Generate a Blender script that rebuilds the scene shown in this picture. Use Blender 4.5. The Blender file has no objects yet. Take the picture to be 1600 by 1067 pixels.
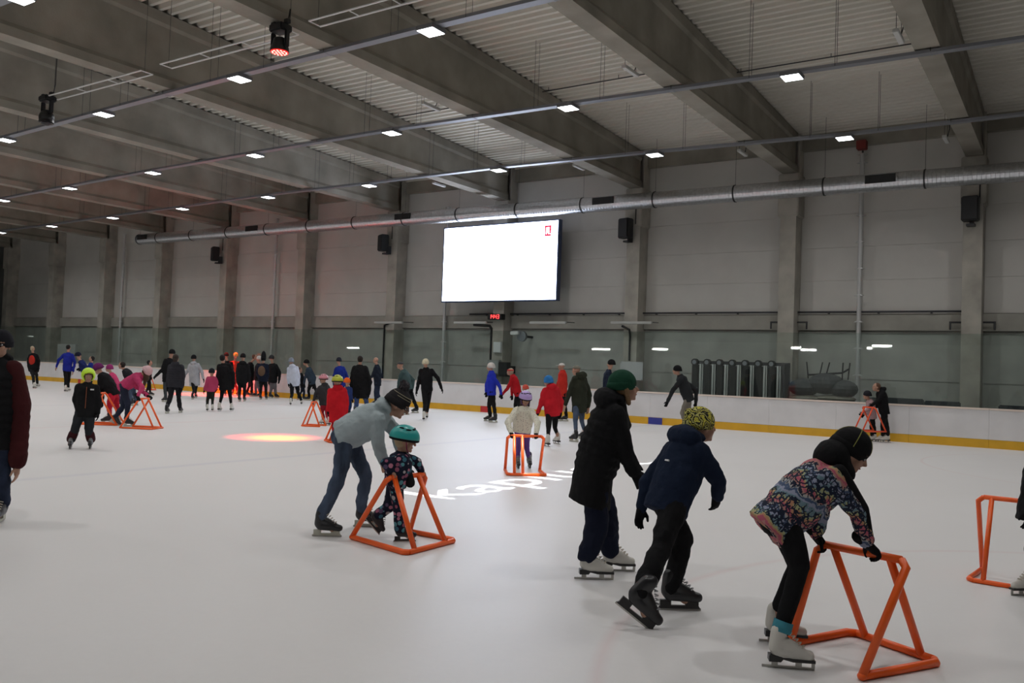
import bpy, bmesh, math, random
from mathutils import Vector, Matrix
random.seed(7)
C = bpy.context.scene.collection
PI = math.pi
# ------------------------------------------------------------------ camera, world, exposure
YAW, PITCH, ROLL, FPX, CAMH = 0.5849, 0.0306, 0.0356, 1336.74, 1.73
FW = Vector((-math.sin(YAW)*math.cos(PITCH), math.cos(YAW)*math.cos(PITCH), math.sin(PITCH)))
R0 = Vector((math.cos(YAW), math.sin(YAW), 0)); U0 = R0.cross(FW)
RT = R0*math.cos(ROLL) + U0*math.sin(ROLL)
UP = -R0*math.sin(ROLL) + U0*math.cos(ROLL)
CAM = Vector((0, 0, CAMH))
cd = bpy.data.cameras.new('camera'); cam = bpy.data.objects.new('camera', cd); C.objects.link(cam)
cd.sensor_width = 36; cd.lens = FPX/1600*36; cd.clip_start = .05; cd.clip_end = 300
m = Matrix((RT, UP, -FW)).transposed().to_4x4(); m.translation = CAM; cam.matrix_world = m
sc = bpy.context.scene; sc.camera = cam
w = bpy.data.worlds.new('world'); sc.world = w; w.use_nodes = True
w.node_tree.nodes['Background'].inputs[0].default_value = (.5, .55, .6, 1)
w.node_tree.nodes['Background'].inputs[1].default_value = .02
sc.view_settings.view_transform = 'Standard'; sc.view_settings.look = 'None'
sc.view_settings.exposure = 0.0; sc.view_settings.gamma = 1; sc.view_settings.use_curve_mapping = False
sc.cycles.max_bounces = 6; sc.cycles.transparent_max_bounces = 24; sc.cycles.use_light_tree = True
PANEL_W = 66.0      # watts of each ceiling panel lamp
SCREEN_E = 7.0      # brightness of the video screen
SPOT_RED = 900.0
SPOT_WHITE = 5200.0

def ray(px, py): return FW + RT*((px-800)/FPX) - UP*((py-533.5)/FPX)
def on_z(px, py, z=0.0): d = ray(px, py); return CAM + d*((z-CAMH)/d.z)
def on_y(px, py, y): d = ray(px, py); return CAM + d*(y/d.y)
def at(px, py, dep): return CAM + ray(px, py)*dep
def depth(P): return (Vector(P)-CAM).dot(FW)

# ------------------------------------------------------------------ materials
MATS = {}
def mat(name, col, rough=.8, metal=0, spec=.5, bump=None, var=None, emit=None, estr=1, sheen=0):
    if name in MATS: return MATS[name]
    m = bpy.data.materials.new(name); m.use_nodes = True; nt = m.node_tree; b = nt.nodes['Principled BSDF']
    b.inputs['Base Color'].default_value = (*col, 1); b.inputs['Roughness'].default_value = rough
    b.inputs['Metallic'].default_value = metal; b.inputs['Specular IOR Level'].default_value = spec
    tc = None
    def coord():
        nonlocal tc
        if tc is None: tc = nt.nodes.new('ShaderNodeTexCoord')
        return tc.outputs['Object']
    if var:                      # (scale, amount[, stretch])
        n = nt.nodes.new('ShaderNodeTexNoise'); n.inputs['Scale'].default_value = var[0]; n.inputs['Detail'].default_value = 6
        src = coord()
        if len(var) > 2:
            mp = nt.nodes.new('ShaderNodeMapping'); mp.inputs['Scale'].default_value = var[2]; nt.links.new(src, mp.inputs[0]); src = mp.outputs[0]
        nt.links.new(src, n.inputs['Vector'])
        r = nt.nodes.new('ShaderNodeMapRange'); r.inputs['From Min'].default_value = .3; r.inputs['From Max'].default_value = .7
        r.inputs['To Min'].default_value = 1-var[1]; r.inputs['To Max'].default_value = 1+var[1]
        nt.links.new(n.outputs[0], r.inputs[0])
        mx = nt.nodes.new('ShaderNodeVectorMath'); mx.operation = 'SCALE'; mx.inputs[0].default_value = col
        nt.links.new(r.outputs[0], mx.inputs['Scale']); nt.links.new(mx.outputs[0], b.inputs['Base Color'])
    if bump:                     # (scale, strength, distance)
        n = nt.nodes.new('ShaderNodeTexNoise'); n.inputs['Scale'].default_value = bump[0]; n.inputs['Detail'].default_value = 4
        nt.links.new(coord(), n.inputs['Vector'])
        bp = nt.nodes.new('ShaderNodeBump'); bp.inputs['Strength'].default_value = bump[1]; bp.inputs['Distance'].default_value = bump[2]
        nt.links.new(n.outputs[0], bp.inputs['Height']); nt.links.new(bp.outputs[0], b.inputs['Normal'])
    if emit:
        b.inputs['Emission Color'].default_value = (*emit, 1); b.inputs['Emission Strength'].default_value = estr
    if sheen: b.inputs['Sheen Weight'].default_value = sheen
    MATS[name] = m; return m
def fabric(name, col, rough=.92, bs=14, bst=.5, bd=.03, spec=.15):
    return mat(name, col, rough, spec=spec, bump=(bs, bst, bd), var=(3.5, .18))
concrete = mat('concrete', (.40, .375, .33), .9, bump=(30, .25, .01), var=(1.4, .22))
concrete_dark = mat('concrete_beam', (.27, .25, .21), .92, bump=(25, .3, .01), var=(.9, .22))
cladding = mat('cladding', (.56, .54, .51), .75, bump=(60, .1, .003), var=(.7, .06))
lowwall = mat('lower_concrete', (.42, .42, .39), .85, bump=(25, .2, .006), var=(1.2, .12))
bandm = mat('ring_beam', (.34, .325, .29), .9, var=(1.2, .15))
deckm = mat('steel_deck', (.66, .63, .56), .55, metal=.0, spec=.4)
galv = mat('galvanised', (.62, .63, .66), .34, metal=1, var=(12, .12))
galv_dull = mat('galvanised_dull', (.30, .31, .34), .5, metal=.8)
white_paint = mat('white_paint', (.72, .72, .72), .4)
black_pl = mat('black_plastic', (.012, .012, .013), .5)
dark_metal = mat('dark_metal', (.05, .05, .055), .5, metal=.5)
boardm = mat('board_plastic', (.74, .73, .74), .38, var=(1.7, .05), bump=(3, .15, .004))
cream = mat('cream_rail', (.80, .68, .60), .5)
yellow = mat('yellow_kick', (.72, .40, .02), .45, var=(2.5, .08))
redp = mat('red_mark', (.55, .03, .03), .45)
bluep = mat('blue_mark', (.04, .05, .32), .45)

def ice_material():
    m = bpy.data.materials.new('ice'); m.use_nodes = True; nt = m.node_tree; b = nt.nodes['Principled BSDF']; L = nt.links.new; N = nt.nodes.new
    geo = N('ShaderNodeNewGeometry'); sep = N('ShaderNodeSeparateXYZ'); L(geo.outputs['Position'], sep.inputs[0])
    def M(op, a, b_=None, c=None):
        n = N('ShaderNodeMath'); n.operation = op
        for i, v in enumerate((a, b_, c)):
            if v is None: continue
            if isinstance(v, (int, float)): n.inputs[i].default_value = v
            else: L(v, n.inputs[i])
        return n.outputs[0]
    X, Y = sep.outputs[0], sep.outputs[1]
    def band(v, c, wd): return M('SUBTRACT', 1, M('SMOOTH_MIN', M('MULTIPLY', M('ABSOLUTE', M('SUBTRACT', v, c)), 1/wd), 1, .25))
    ns = N('ShaderNodeTexNoise'); ns.inputs['Scale'].default_value = .5; ns.inputs['Detail'].default_value = 8; L(geo.outputs['Position'], ns.inputs['Vector'])
    wear = M('ADD', M('MULTIPLY', ns.outputs[0], .8), .1)
    blue = M('MAXIMUM', band(X, -11.75, .16), band(X, -27.5, .16))
    def circ(cx, cy, r, wd):
        d = M('SQRT', M('ADD', M('POWER', M('SUBTRACT', X, cx), 2), M('POWER', M('SUBTRACT', Y, cy), 2)))
        return band(d, r, wd)
    red = M('MAXIMUM', circ(2.0, 6.4, 4.7, .07), M('MAXIMUM', circ(1.6, 21.5, 4.5, .05), band(X, -19.5, .18)))
    sc1 = N('ShaderNodeTexNoise'); sc1.inputs['Scale'].default_value = 9; sc1.inputs['Detail'].default_value = 10; sc1.inputs['Distortion'].default_value = 1.5
    L(geo.outputs['Position'], sc1.inputs['Vector'])
    base = N('ShaderNodeMix'); base.data_type = 'RGBA'; base.inputs['A'].default_value = (.66, .645, .64, 1); base.inputs['B'].default_value = (.76, .75, .75, 1)
    L(M('ADD', M('MULTIPLY', sc1.outputs[0], .5), M('MULTIPLY', ns.outputs[0], .5)), base.inputs['Factor'])
    m1 = N('ShaderNodeMix'); m1.data_type = 'RGBA'; L(base.outputs['Result'], m1.inputs['A']); m1.inputs['B'].default_value = (.36, .37, .52, 1)
    L(M('MULTIPLY', M('MULTIPLY', blue, wear), .5), m1.inputs['Factor'])
    m2 = N('ShaderNodeMix'); m2.data_type = 'RGBA'; L(m1.outputs['Result'], m2.inputs['A']); m2.inputs['B'].default_value = (.62, .36, .36, 1)
    L(M('MULTIPLY', M('MULTIPLY', red, wear), .42), m2.inputs['Factor'])
    L(m2.outputs['Result'], b.inputs['Base Color'])
    rr = M('ADD', M('MULTIPLY', sc1.outputs[0], .25), .32); L(rr, b.inputs['Roughness'])
    b.inputs['Specular IOR Level'].default_value = .35
    bp = N('ShaderNodeBump'); bp.inputs['Strength'].default_value = .25; bp.inputs['Distance'].default_value = .004
    L(sc1.outputs[0], bp.inputs['Height']); L(bp.outputs[0], b.inputs['Normal'])
    return m
icem = ice_material()
def glass_material():
    m = bpy.data.materials.new('rink_glass'); m.use_nodes = True; nt = m.node_tree; nt.nodes.clear()
    o = nt.nodes.new('ShaderNodeOutputMaterial'); t = nt.nodes.new('ShaderNodeBsdfTransparent'); t.inputs[0].default_value = (.90, .95, .93, 1)
    g = nt.nodes.new('ShaderNodeBsdfGlossy'); g.inputs['Roughness'].default_value = .02
    f = nt.nodes.new('ShaderNodeFresnel'); gm = nt.nodes.new('ShaderNodeNewGeometry'); mr = nt.nodes.new('ShaderNodeMapRange'); mr.inputs['To Min'].default_value = 1.5; mr.inputs['To Max'].default_value = 1/1.5; nt.links.new(gm.outputs['Backfacing'], mr.inputs[0]); nt.links.new(mr.outputs[0], f.inputs[0]); x = nt.nodes.new('ShaderNodeMixShader')
    nt.links.new(f.outputs[0], x.inputs[0]); nt.links.new(t.outputs[0], x.inputs[1]); nt.links.new(g.outputs[0], x.inputs[2]); nt.links.new(x.outputs[0], o.inputs[0])
    return m
glassm = glass_material()

# ------------------------------------------------------------------ mesh helpers
class MB:
    """collects verts and faces, links them as ONE mesh object"""
    def __init__(s): s.v = []; s.f = []; s.mi = []; s.cur = 0
    def add(s, vs, fs):
        o = len(s.v); s.v += [tuple(x) for x in vs]; s.f += [tuple(i+o for i in f) for f in fs]; s.mi += [s.cur]*len(fs); return s
    def box(s, a, b):
        x0, y0, z0 = a; x1, y1, z1 = b
        return s.add([(x0,y0,z0),(x1,y0,z0),(x1,y1,z0),(x0,y1,z0),(x0,y0,z1),(x1,y0,z1),(x1,y1,z1),(x0,y1,z1)],
                     [(3,2,1,0),(4,5,6,7),(0,1,5,4),(1,2,6,5),(2,3,7,6),(3,0,4,7)])
    def rbox(s, a, b, r=.01):   # box with chamfered vertical and horizontal edges
        bm = bmesh.new(); bmesh.ops.create_cube(bm, size=1)
        for v in bm.verts: v.co = Vector(((a[i]+b[i])/2 + v.co[i]*(b[i]-a[i]) for i in range(3)))
        bmesh.ops.bevel(bm, geom=bm.edges[:], offset=r, segments=2, affect='EDGES')
        bm.verts.index_update(); s.add([v.co for v in bm.verts], [[v.index for v in f.verts] for f in bm.faces]); bm.free(); return s
    def obb(s, c, ax, half):    # oriented box: centre, three unit axes, half sizes
        c = Vector(c); vs = [c + ax[0]*half[0]*i + ax[1]*half[1]*j + ax[2]*half[2]*k for k in (-1,1) for j in (-1,1) for i in (-1,1)]
        return s.add(vs, [(0,2,3,1),(4,5,7,6),(0,1,5,4),(1,3,7,5),(3,2,6,7),(2,0,4,6)])
    def loft(s, secs):          # secs: list of (centre, u, v) ellipse half axes; closed ends
        n = getattr(s, 'n', 12); vs = []; fs = []
        for c, u, v in secs:
            c, u, v = Vector(c), Vector(u), Vector(v)
            vs += [c + u*math.cos(2*PI*k/n) + v*math.sin(2*PI*k/n) for k in range(n)]
        for i in range(len(secs)-1):
            for k in range(n):
                k2 = (k+1) % n; fs.append((i*n+k, i*n+k2, (i+1)*n+k2, (i+1)*n+k))
        fs.append(tuple(range(n-1, -1, -1))); fs.append(tuple((len(secs)-1)*n+k for k in range(n)))
        return s.add(vs, fs)
    def tube(s, pts, r, n=10):  # polyline tube with mitred joints
        pts = [Vector(p) for p in pts]; rs = r if isinstance(r, (list, tuple)) else [r]*len(pts)
        old = getattr(s, 'n', 12); s.n = n; secs = []; ref = None
        for i, p in enumerate(pts):
            a = (pts[i]-pts[i-1]).normalized() if i else None; b = (pts[i+1]-pts[i]).normalized() if i < len(pts)-1 else None
            d = ((a or b) + (b or a)).normalized()
            if ref is None:
                ref = Vector((0,0,1)) if abs(d.z) < .9 else Vector((1,0,0))
            u = (ref - d*ref.dot(d)).normalized(); ref = u; v = d.cross(u)
            k = 1/max(.5, (a or b).dot(d)); secs.append((p, u*rs[i]*(k if i and b else 1), v*rs[i]))
        s.loft(secs); s.n = old; return s
    def capsule(s, a, b, ra, rb=None, n=10):
        rb = ra if rb is None else rb; a, b = Vector(a), Vector(b); d = (b-a); L = d.length
        d = d.normalized() if L > 1e-6 else Vector((0,0,1))
        ref = Vector((0,0,1)) if abs(d.z) < .9 else Vector((1,0,0)); u = (ref - d*ref.dot(d)).normalized(); v = d.cross(u)
        secs = []; old = getattr(s, 'n', 12); s.n = n
        for t in (-85, -60, -30, 0): t = math.radians(t); secs.append((a + d*ra*math.sin(t), u*ra*math.cos(t), v*ra*math.cos(t)))
        for t in (0, 30, 60, 85): t = math.radians(t); secs.append((b + d*rb*math.sin(t), u*rb*math.cos(t), v*rb*math.cos(t)))
        s.loft(secs); s.n = old; return s
    def ell(s, c, ax, rad, n=14, m=9, lo=-88, hi=88):  # ellipsoid: axes x,y,z and radii
        c = Vector(c); secs = []; old = getattr(s, 'n', 12); s.n = n
        for i in range(m+1):
            t = math.radians(lo+(hi-lo)*i/m); secs.append((c + ax[2]*rad[2]*math.sin(t), ax[0]*rad[0]*math.cos(t), ax[1]*rad[1]*math.cos(t)))
        s.loft(secs); s.n = old; return s
    def build(s, name, mats, parent=None, origin=None, smooth=False):
        me = bpy.data.meshes.new(name); off = Vector(origin) if origin is not None else Vector((0,0,0))
        me.from_pydata([Vector(v)-off for v in s.v], [], s.f)
        mats = mats if isinstance(mats, (list, tuple)) else [mats]
        for mm in mats: me.materials.append(mm)
        if len(mats) > 1: me.polygons.foreach_set('material_index', s.mi)
        if smooth: me.shade_smooth()
        o = bpy.data.objects.new(name, me); C.objects.link(o)
        if parent is not None: o.parent = parent
        elif origin is not None: o.location = off
        return o
def thing(name, label=None, cat=None, loc=(0,0,0), group=None, kind=None, rotz=0):
    o = bpy.data.objects.new(name, None); C.objects.link(o); o.location = loc; o.rotation_euler = (0,0,rotz); o.empty_display_size = .1
    return tag(o, label, cat, group, kind)
def tag(o, label=None, cat=None, group=None, kind=None):
    if label: o['label'] = label
    if cat: o['category'] = cat
    if group: o['group'] = group
    if kind: o['kind'] = kind
    return o
def copy_obj(o, parent=None, loc=None):
    c = o.copy(); C.objects.link(c)
    if parent is not None: c.parent = parent
    if loc is not None: c.location = loc
    return c
def copy_tree(o, parent=None):
    c = copy_obj(o, parent)
    for ch in list(o.children): copy_tree(ch, c)
    return c

# ------------------------------------------------------------------ the hall
XC = [9.5, 3.5, -2.51, -8.22, -14.13, -20.33, -26.45, -32.52, -38.63, -44.47, -50.21, -56.1, -62.0]   # right faces of columns and beams
XL, XR, YB, YN = -63.0, 12.0, 30.72, -9.0
def deck_z(y): return 10.28 + .034*min(30-y, y+8) if True else 0
floor = MB().box((XL, YN, -.3), (XR, YB+.3, 0)).build('floor', icem); tag(floor, 'white ice of the skating rink with faint painted lines', kind='structure')
o = MB().box((XL, 26.78, 0), (XR, YB, .12)).build('floor', mat('walkway', (.12, .12, .115), .9)); tag(o, 'dark walkway behind the rink boards', kind='structure')

def wall(name, label):
    return thing(name, label, kind='structure')
wb = wall('wall_back', 'long pale clad wall with concrete columns behind the rink')
MB().box((XL, YB+.05, 0), (XR, YB+.3, 11.6)).build('backing', mat('joint_dark', (.42, .40, .38), .9), wb)
xs = [12.0] + XC + [XL]
pan = {}
for i in range(len(XC)-1):
    xa, xb = XC[i+1], XC[i]-.55
    zs = [.12, 1.75, 3.38]
    for a, b in zip(zs, zs[1:]): MB().box((xa+.01, YB-.02, a+.01), (xb-.01, YB+.06, b-.01)).build('lower_panel', lowwall, wb)
    MB().rbox((xa, YB-.16, 3.40), (xb, YB+.06, 3.96), .015).build('ring_beam', bandm, wb)
    z = 3.98
    while z < 10.0:
        MB().box((xa+.01, YB, z+.003), (xb-.01, YB+.06, min(z+1.15, 10.3)-.003)).build('wall_panel', cladding, wb); z += 1.15
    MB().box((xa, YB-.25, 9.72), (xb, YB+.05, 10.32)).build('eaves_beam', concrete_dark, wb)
wl = wall('wall_left', 'dark end wall of the hall far to the left')
dw = mat('end_wall', (.13, .135, .13), .9, var=(.5, .12))
for k in range(7):
    for j in range(3): MB().box((XL-.2, YN+k*5.69+.02, j*3.9+.02), (XL+.02*(j%2), YN+k*5.69+5.67, j*3.9+3.88)).build('wall_panel', dw, wl)
MB().box((XL-.4, YN, 0), (XL-.2, YB+.3, 11.7)).build('backing', dw, wl)
wr = MB().box((XR, YN, 0), (XR+.3, YB+.3, 11.7)).build('wall_right', lowwall); tag(wr, kind='structure')
wn = MB().box((XL, YN-.3, 0), (XR, YN, 11.7)).build('wall_near', mat('near_wall', (.16, .16, .155), .9)); tag(wn, kind='structure')

# concrete columns, one under the end of every roof beam
names = ['column far right outside the frame', 'column right of the frame', 'concrete column at the right edge carrying a speaker', 'concrete column just left of the right-hand spiral pipe',
         'concrete column with a speaker between screen and right pipe', 'concrete column hidden behind the video screen with the red clock', 'concrete column with a speaker left of the screen',
         'second concrete column left of the screen', 'third concrete column left of the screen, carrying a speaker', 'fourth concrete column left of the screen', 'fifth concrete column left of the screen, beside a thin pipe',
         'sixth concrete column left of the screen, in the dim corner', 'concrete column in the far left corner']
for i, xr in enumerate(XC):
    if i < 2: continue
    b = MB(); x0 = xr-.55
    b.box((x0, 30, .1), (xr, YB+.05, 7.35)); b.rbox((x0-.08, 29.93, 7.35), (xr+.08, YB+.05, 8.85), .03)
    b.box((x0-.02, 30.2, 8.85), (x0+.04, YB+.05, 10.4)); b.box((xr-.04, 30.2, 8.85), (xr+.02, YB+.05, 10.4))
    c = b.build('column', concrete); tag(c, names[i], kind='structure')
# I-section roof beams running from wall to wall
bnames = ['', 'roof beam beyond the right edge', 'rightmost roof beam in view', 'roof beam crossing the ceiling right of the screen', 'roof beam ending above the screen', 'roof beam ending left of the screen top']
for i, xr in enumerate(XC):
    b = MB(); cx = xr-.26; N_ = 12
    prof = lambda y: [(-.25,8.86),(.25,8.86),(.25,9.08),(.17,9.20),(.17,deck_z(y)-.38),(.24,deck_z(y)-.30),(.24,deck_z(y)-.02),(-.24,deck_z(y)-.02),(-.24,deck_z(y)-.30),(-.17,deck_z(y)-.38),(-.17,9.20),(-.25,9.08)]
    ys = [YN, 11, 30.05]; vs = []; fs = []
    for y in ys: vs += [(cx+px, y, pz) for px, pz in prof(y)]
    n = 12
    for j in range(2):
        for k in range(n): fs.append((j*n+k, j*n+(k+1) % n, (j+1)*n+(k+1) % n, (j+1)*n+k))
    fs.append(tuple(range(n))[::-1]); fs.append(tuple(2*n+k for k in range(n)))
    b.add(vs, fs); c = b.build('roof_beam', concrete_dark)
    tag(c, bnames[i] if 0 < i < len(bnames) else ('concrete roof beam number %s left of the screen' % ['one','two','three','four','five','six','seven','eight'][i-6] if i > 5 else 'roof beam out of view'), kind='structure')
# trapezoidal steel deck, one sheet field per bay
xe = [XR+.3] + XC + [XL-.4]
for i in range(len(xe)-1):
    xb, xa = (xe[i]-.02 if i else xe[0]), xe[i+1]-.5 if i < len(xe)-2 else xe[i+1]
    vs = []; fs = []; y = YN-.2; p = .30
    prof = [(0,0),(.10,0),(.14,.13),(.26,.13)]
    while y < YB+.25:
        for dy, dz in prof:
            yy = y+dy; z = deck_z(yy)+dz-.0; vs += [(xa, yy, z), (xb, yy, z)]
        y += p
    for k in range(len(vs)//2-1): fs.append((2*k, 2*k+1, 2*k+3, 2*k+2))
    o = MB().add(vs, fs).build('ceiling', deckm); tag(o, kind='structure')
o = MB().box((XL-.4, YN-.3, 11.75), (XR+.3, YB+.4, 11.9)).build('roof', concrete_dark); tag(o, kind='structure')

# ------------------------------------------------------------------ rink boards and glass
def boards():
    t = thing('rink_board', 'long white rink boards with yellow kick strip, glass on top', 'rink boards', (0, 26.7, 0))
    D = 0
    def quadbox(nm, p, q, y0, y1, z0, z1, mt):
        # panel between plan points p and q, thickness along the outward normal
        p, q = Vector((*p, 0)), Vector((*q, 0)); d = (q-p).normalized(); nrm = Vector((-d.y, d.x, 0))
        if nrm.dot(Vector((0, 1, 0))) + nrm.dot(Vector((-1, 0, 0))) < 0: nrm = -nrm
        L = (q-p).length; c = (p+q)/2 + nrm*(y0+y1)/2; c.z = (z0+z1)/2
        return MB().obb(c, (d, nrm, Vector((0,0,1))), (L/2-.0018, (y1-y0)/2, (z1-z0)/2)).build(nm, mt, t)
    path = []; x = 6.0
    while x > -50.5: path.append((x, 0)); x -= 2.0
    xc, r = path[-1][0], 8.0
    for k in range(1, 7): a = k*PI/12; path.append((xc-r*math.sin(a), -r+r*math.cos(a)))
    y = path[-1][1]; xe_ = path[-1][0]
    for k in range(5): y -= 2; path.append((xe_, y))
    for p, q in zip(path, path[1:]):
        quadbox('board_panel', p, q, 0, .06, .235, 1.03, boardm)
        quadbox('kick_strip', p, q, -.012, .06, .0, .23, yellow)
        quadbox('top_rail', p, q, -.02, .10, 1.035, 1.085, cream)
        n = 1 if (Vector(p)-Vector(q)).length < 1.2 else 2
        for j in range(n):
            a = Vector(p).lerp(Vector(q), j/n); b = Vector(p).lerp(Vector(q), (j+1)/n)
            g = quadbox('glass_pane', a, b, .035, .047, 1.086, 3.12, glassm)
    for x0, x1, mt, lb in ((-19.0, -18.55, redp, 'red marker on the kick strip'), (-12.05, -11.55, bluep, 'blue marker on the kick strip'), (-46.75, -46.5, redp, 'small red marker')):
        o = MB().box((x0, -.022, .002), (x1, -.0125, .228)).build('marker', mt, t); o['label'] = lb
boards()
# ------------------------------------------------------------------ ceiling lamps, trays, duct, equipment
lampcase = mat('lamp_case', (.16, .16, .17), .6); lampface = mat('lamp_face', (.9, .95, 1), .5, emit=(.93, .98, 1), estr=6)
ROWS = {
 'the row nearest the back wall': [(-.2,25.6),(-5.69,25.58),(-11.36,25.02),(-17.16,24.67),(-23.34,24.68),(-29.15,24.62),(-35.42,24.86),(-41.40,25.02),(-47.70,25.28),(-53.6,25.4)],
 'the second row from the back wall': [(.2,20.0),(-5.61,19.81),(-11.39,19.51),(-17.38,19.26),(-23.61,19.31),(-29.59,19.41),(-35.85,19.67),(-41.94,19.91),(-47.9,19.95),(-54,20)],
 'the third row from the back wall': [(.2,14),(-5.5,13.7),(-11.36,13.67),(-17.54,13.75),(-23.78,13.93),(-29.78,14.13),(-35.9,14.2),(-42,14.2),(-48,14.2),(-54,14.2)],
 'the row nearest the camera': [(.2,8.4),(-5.6,8.4),(-11.5,8.4),(-17.59,8.44),(-23.7,8.4),(-29.7,8.4),(-35.8,8.4),(-42,8.4),(-48,8.4)],
 'the row above the near boards': [(.2,2.6),(-5.6,2.6),(-11.5,2.6),(-17.6,2.6),(-23.7,2.6),(-29.7,2.6),(-35.8,2.6),(-42,2.6),(-48,2.6)],
}
ld = bpy.data.lights.new('panel_light', 'AREA'); ld.shape = 'RECTANGLE'; ld.size = .36; ld.size_y = .36; ld.energy = PANEL_W; ld.color = (1, .985, .972); ld.spread = math.radians(150)
WORDS = ['first','second','third','fourth','fifth','sixth','seventh','eighth','ninth','tenth']
proto = None
for rn, (row, pts) in enumerate(ROWS.items()):
    for k, (x, y) in enumerate(pts):
        lbl = 'square LED panel lamp, %s from the right in %s' % (WORDS[k-1] if k else 'outermost', row)
        if proto is None:
            t = thing('ceiling_lamp', lbl, 'lamp', (x, y, 8.66), 'square LED panels under the cable trays')
            MB().rbox((-.23,-.23,.012), (.23,.23,.10), .012).box((-.10,-.05,.10), (.10,.05,.19)).build('lamp_housing', lampcase, t)
            MB().box((-.205,-.205,.002), (.205,.205,.011)).build('diffuser', lampface, t)
            proto = t
        else:
            t = copy_tree(proto); t.location = (x, y, 8.66); t['label'] = lbl
        lo = bpy.data.objects.new('panel_light', ld); C.objects.link(lo); lo.location = (x, y, 8.655)
    # cable tray over this row
    tt = thing('cable_tray', 'long galvanised cable tray above %s of lamps' % row.replace('the row ', 'the row '), 'cable tray', (pts[0][0], pts[0][1], 8.72), 'cable trays under the roof beams')
    P = [Vector((7, pts[0][1], 8.76))] + [Vector((x, y, 8.76)) for x, y in pts] + [Vector((-60, pts[-1][1], 8.76))]
    org = Vector((pts[0][0], pts[0][1], 8.72))
    for a, b in zip(P, P[1:]):
        d = (b-a); L = d.length; d.normalize(); nn = Vector((-d.y, d.x, 0)); z = Vector((0,0,1)); c = (a+b)/2
        nseg = max(1, round(L/3))
        for j in range(nseg):
            cc = a + d*(L*(j+.5)/nseg); g = L/nseg/2-.012
            mb = MB().obb(cc, (d, nn, z), (g, .10, .006)).obb(cc+nn*.10+z*.03, (d, nn, z), (g, .005, .035)).obb(cc-nn*.10+z*.03, (d, nn, z), (g, .005, .035))
            mb.obb(cc+d*g, (d, nn, z), (.02, .12, .012))
            mb.build('tray_section', galv_dull, tt, origin=org)
        for j in range(3):
            cc = a + d*(L*(j+.5)/3)
            for s_ in (-1, 1):
                q = cc + nn*.11*s_; MB().tube([q, (q.x, q.y, deck_z(q.y)+.01)], .006, 4).build('hanger_rod', dark_metal, tt, origin=org)

# spiral duct along the wall
dt = thing('ventilation_duct', 'long round spiral steel duct running along the back wall', 'duct', (-20, 28.8, 8.1))
def duct_pt(x): return Vector((x, 28.8, 7.98 + (x+1.4)/(-43.4)*.32))
org = Vector((-20, 28.8, 8.1)); R_ = .285
x = 8.0; ends = [8.0]
while x > -44.8: x = max(-44.8, x-3.0); ends.append(x)
for a, b in zip(ends, ends[1:]):
    n = max(4, round((a-b)/.12)); pts = []; rs = []
    for k in range(n+1):
        xx = a+(b-a)*k/n; pts.append(duct_pt(xx)); rs.append(R_)
        if k < n: pts.append(duct_pt(xx+(b-a)/n*.12)); rs.append(R_+.006); pts.append(duct_pt(xx+(b-a)/n*.24)); rs.append(R_)
    MB().tube(pts, rs, 28).build('duct_section', galv, dt, origin=org, smooth=False)
    p = duct_pt(b); MB().tube([p+Vector((-.025,0,0)), p+Vector((.025,0,0))], R_+.018, 28).tube([p+Vector((0,.0,R_)), (p.x, p.y, deck_z(p.y))], .006, 4).build('hanging_ring', dark_metal, dt, origin=org)
MB().tube([duct_pt(-44.8), duct_pt(-44.86)], R_+.02, 28).build('end_cap', galv_dull, dt, origin=org)
for gx in (-5.25, -15.0, -24.9, -34.9, -44.2):
    c = duct_pt(gx)+Vector((0, -R_-.008, .06)); mb = MB().obb(c, (Vector((1,0,0)), Vector((0,1,0)), Vector((0,0,1))), (.45, .02, .13))
    for q in (-.3, 0, .3): mb.obb(c+Vector((q,-.02,0)), (Vector((1,0,0)), Vector((0,1,0)), Vector((0,0,1))), (.012, .006, .13))
    mb.build('air_grille', black_pl, dt, origin=org)

# vertical spiral pipes on the wall
for x, top, lb in ((-6.17, 9.4, 'thin vertical steel downpipe right of the screen, red box on top'), (-23.83, 8.9, 'thin vertical steel downpipe beside the left edge of the screen'), (-35.2, 9.3, 'thin vertical steel downpipe between the third and fourth left speakers'), (-48.92, 9.3, 'thin vertical steel downpipe at the far left')):
    t = thing('downpipe', lb, 'pipe', (x, 30.4, .12), 'thin vertical downpipes on the back wall'); z = .12
    while z < top-.2:
        MB().tube([(x, 30.4, z), (x, 30.4, min(z+.9, top)-.05), (x, 30.4, min(z+.9, top)-.05), (x, 30.4, min(z+.9, top))], [.075, .075, .085, .085], 14).build('pipe_section', mat('galv_pale', (.60, .60, .60), .45, metal=.5), t, origin=(x, 30.4, .12), smooth=False); z += .9
    if x > -7:
        MB().rbox((x-.16, 30.12, 9.5), (x+.16, 30.42, 9.8), .02).build('red_box', mat('red_box', (.20, .025, .02), .5), t, origin=(x, 30.4, .12))['label'] = 'small dark red box'
        MB().tube([(x, 30.4, 9.3), (x, 30.4, 9.6)], .03, 8).build('conduit', dark_metal, t, origin=(x, 30.4, .12))

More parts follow.
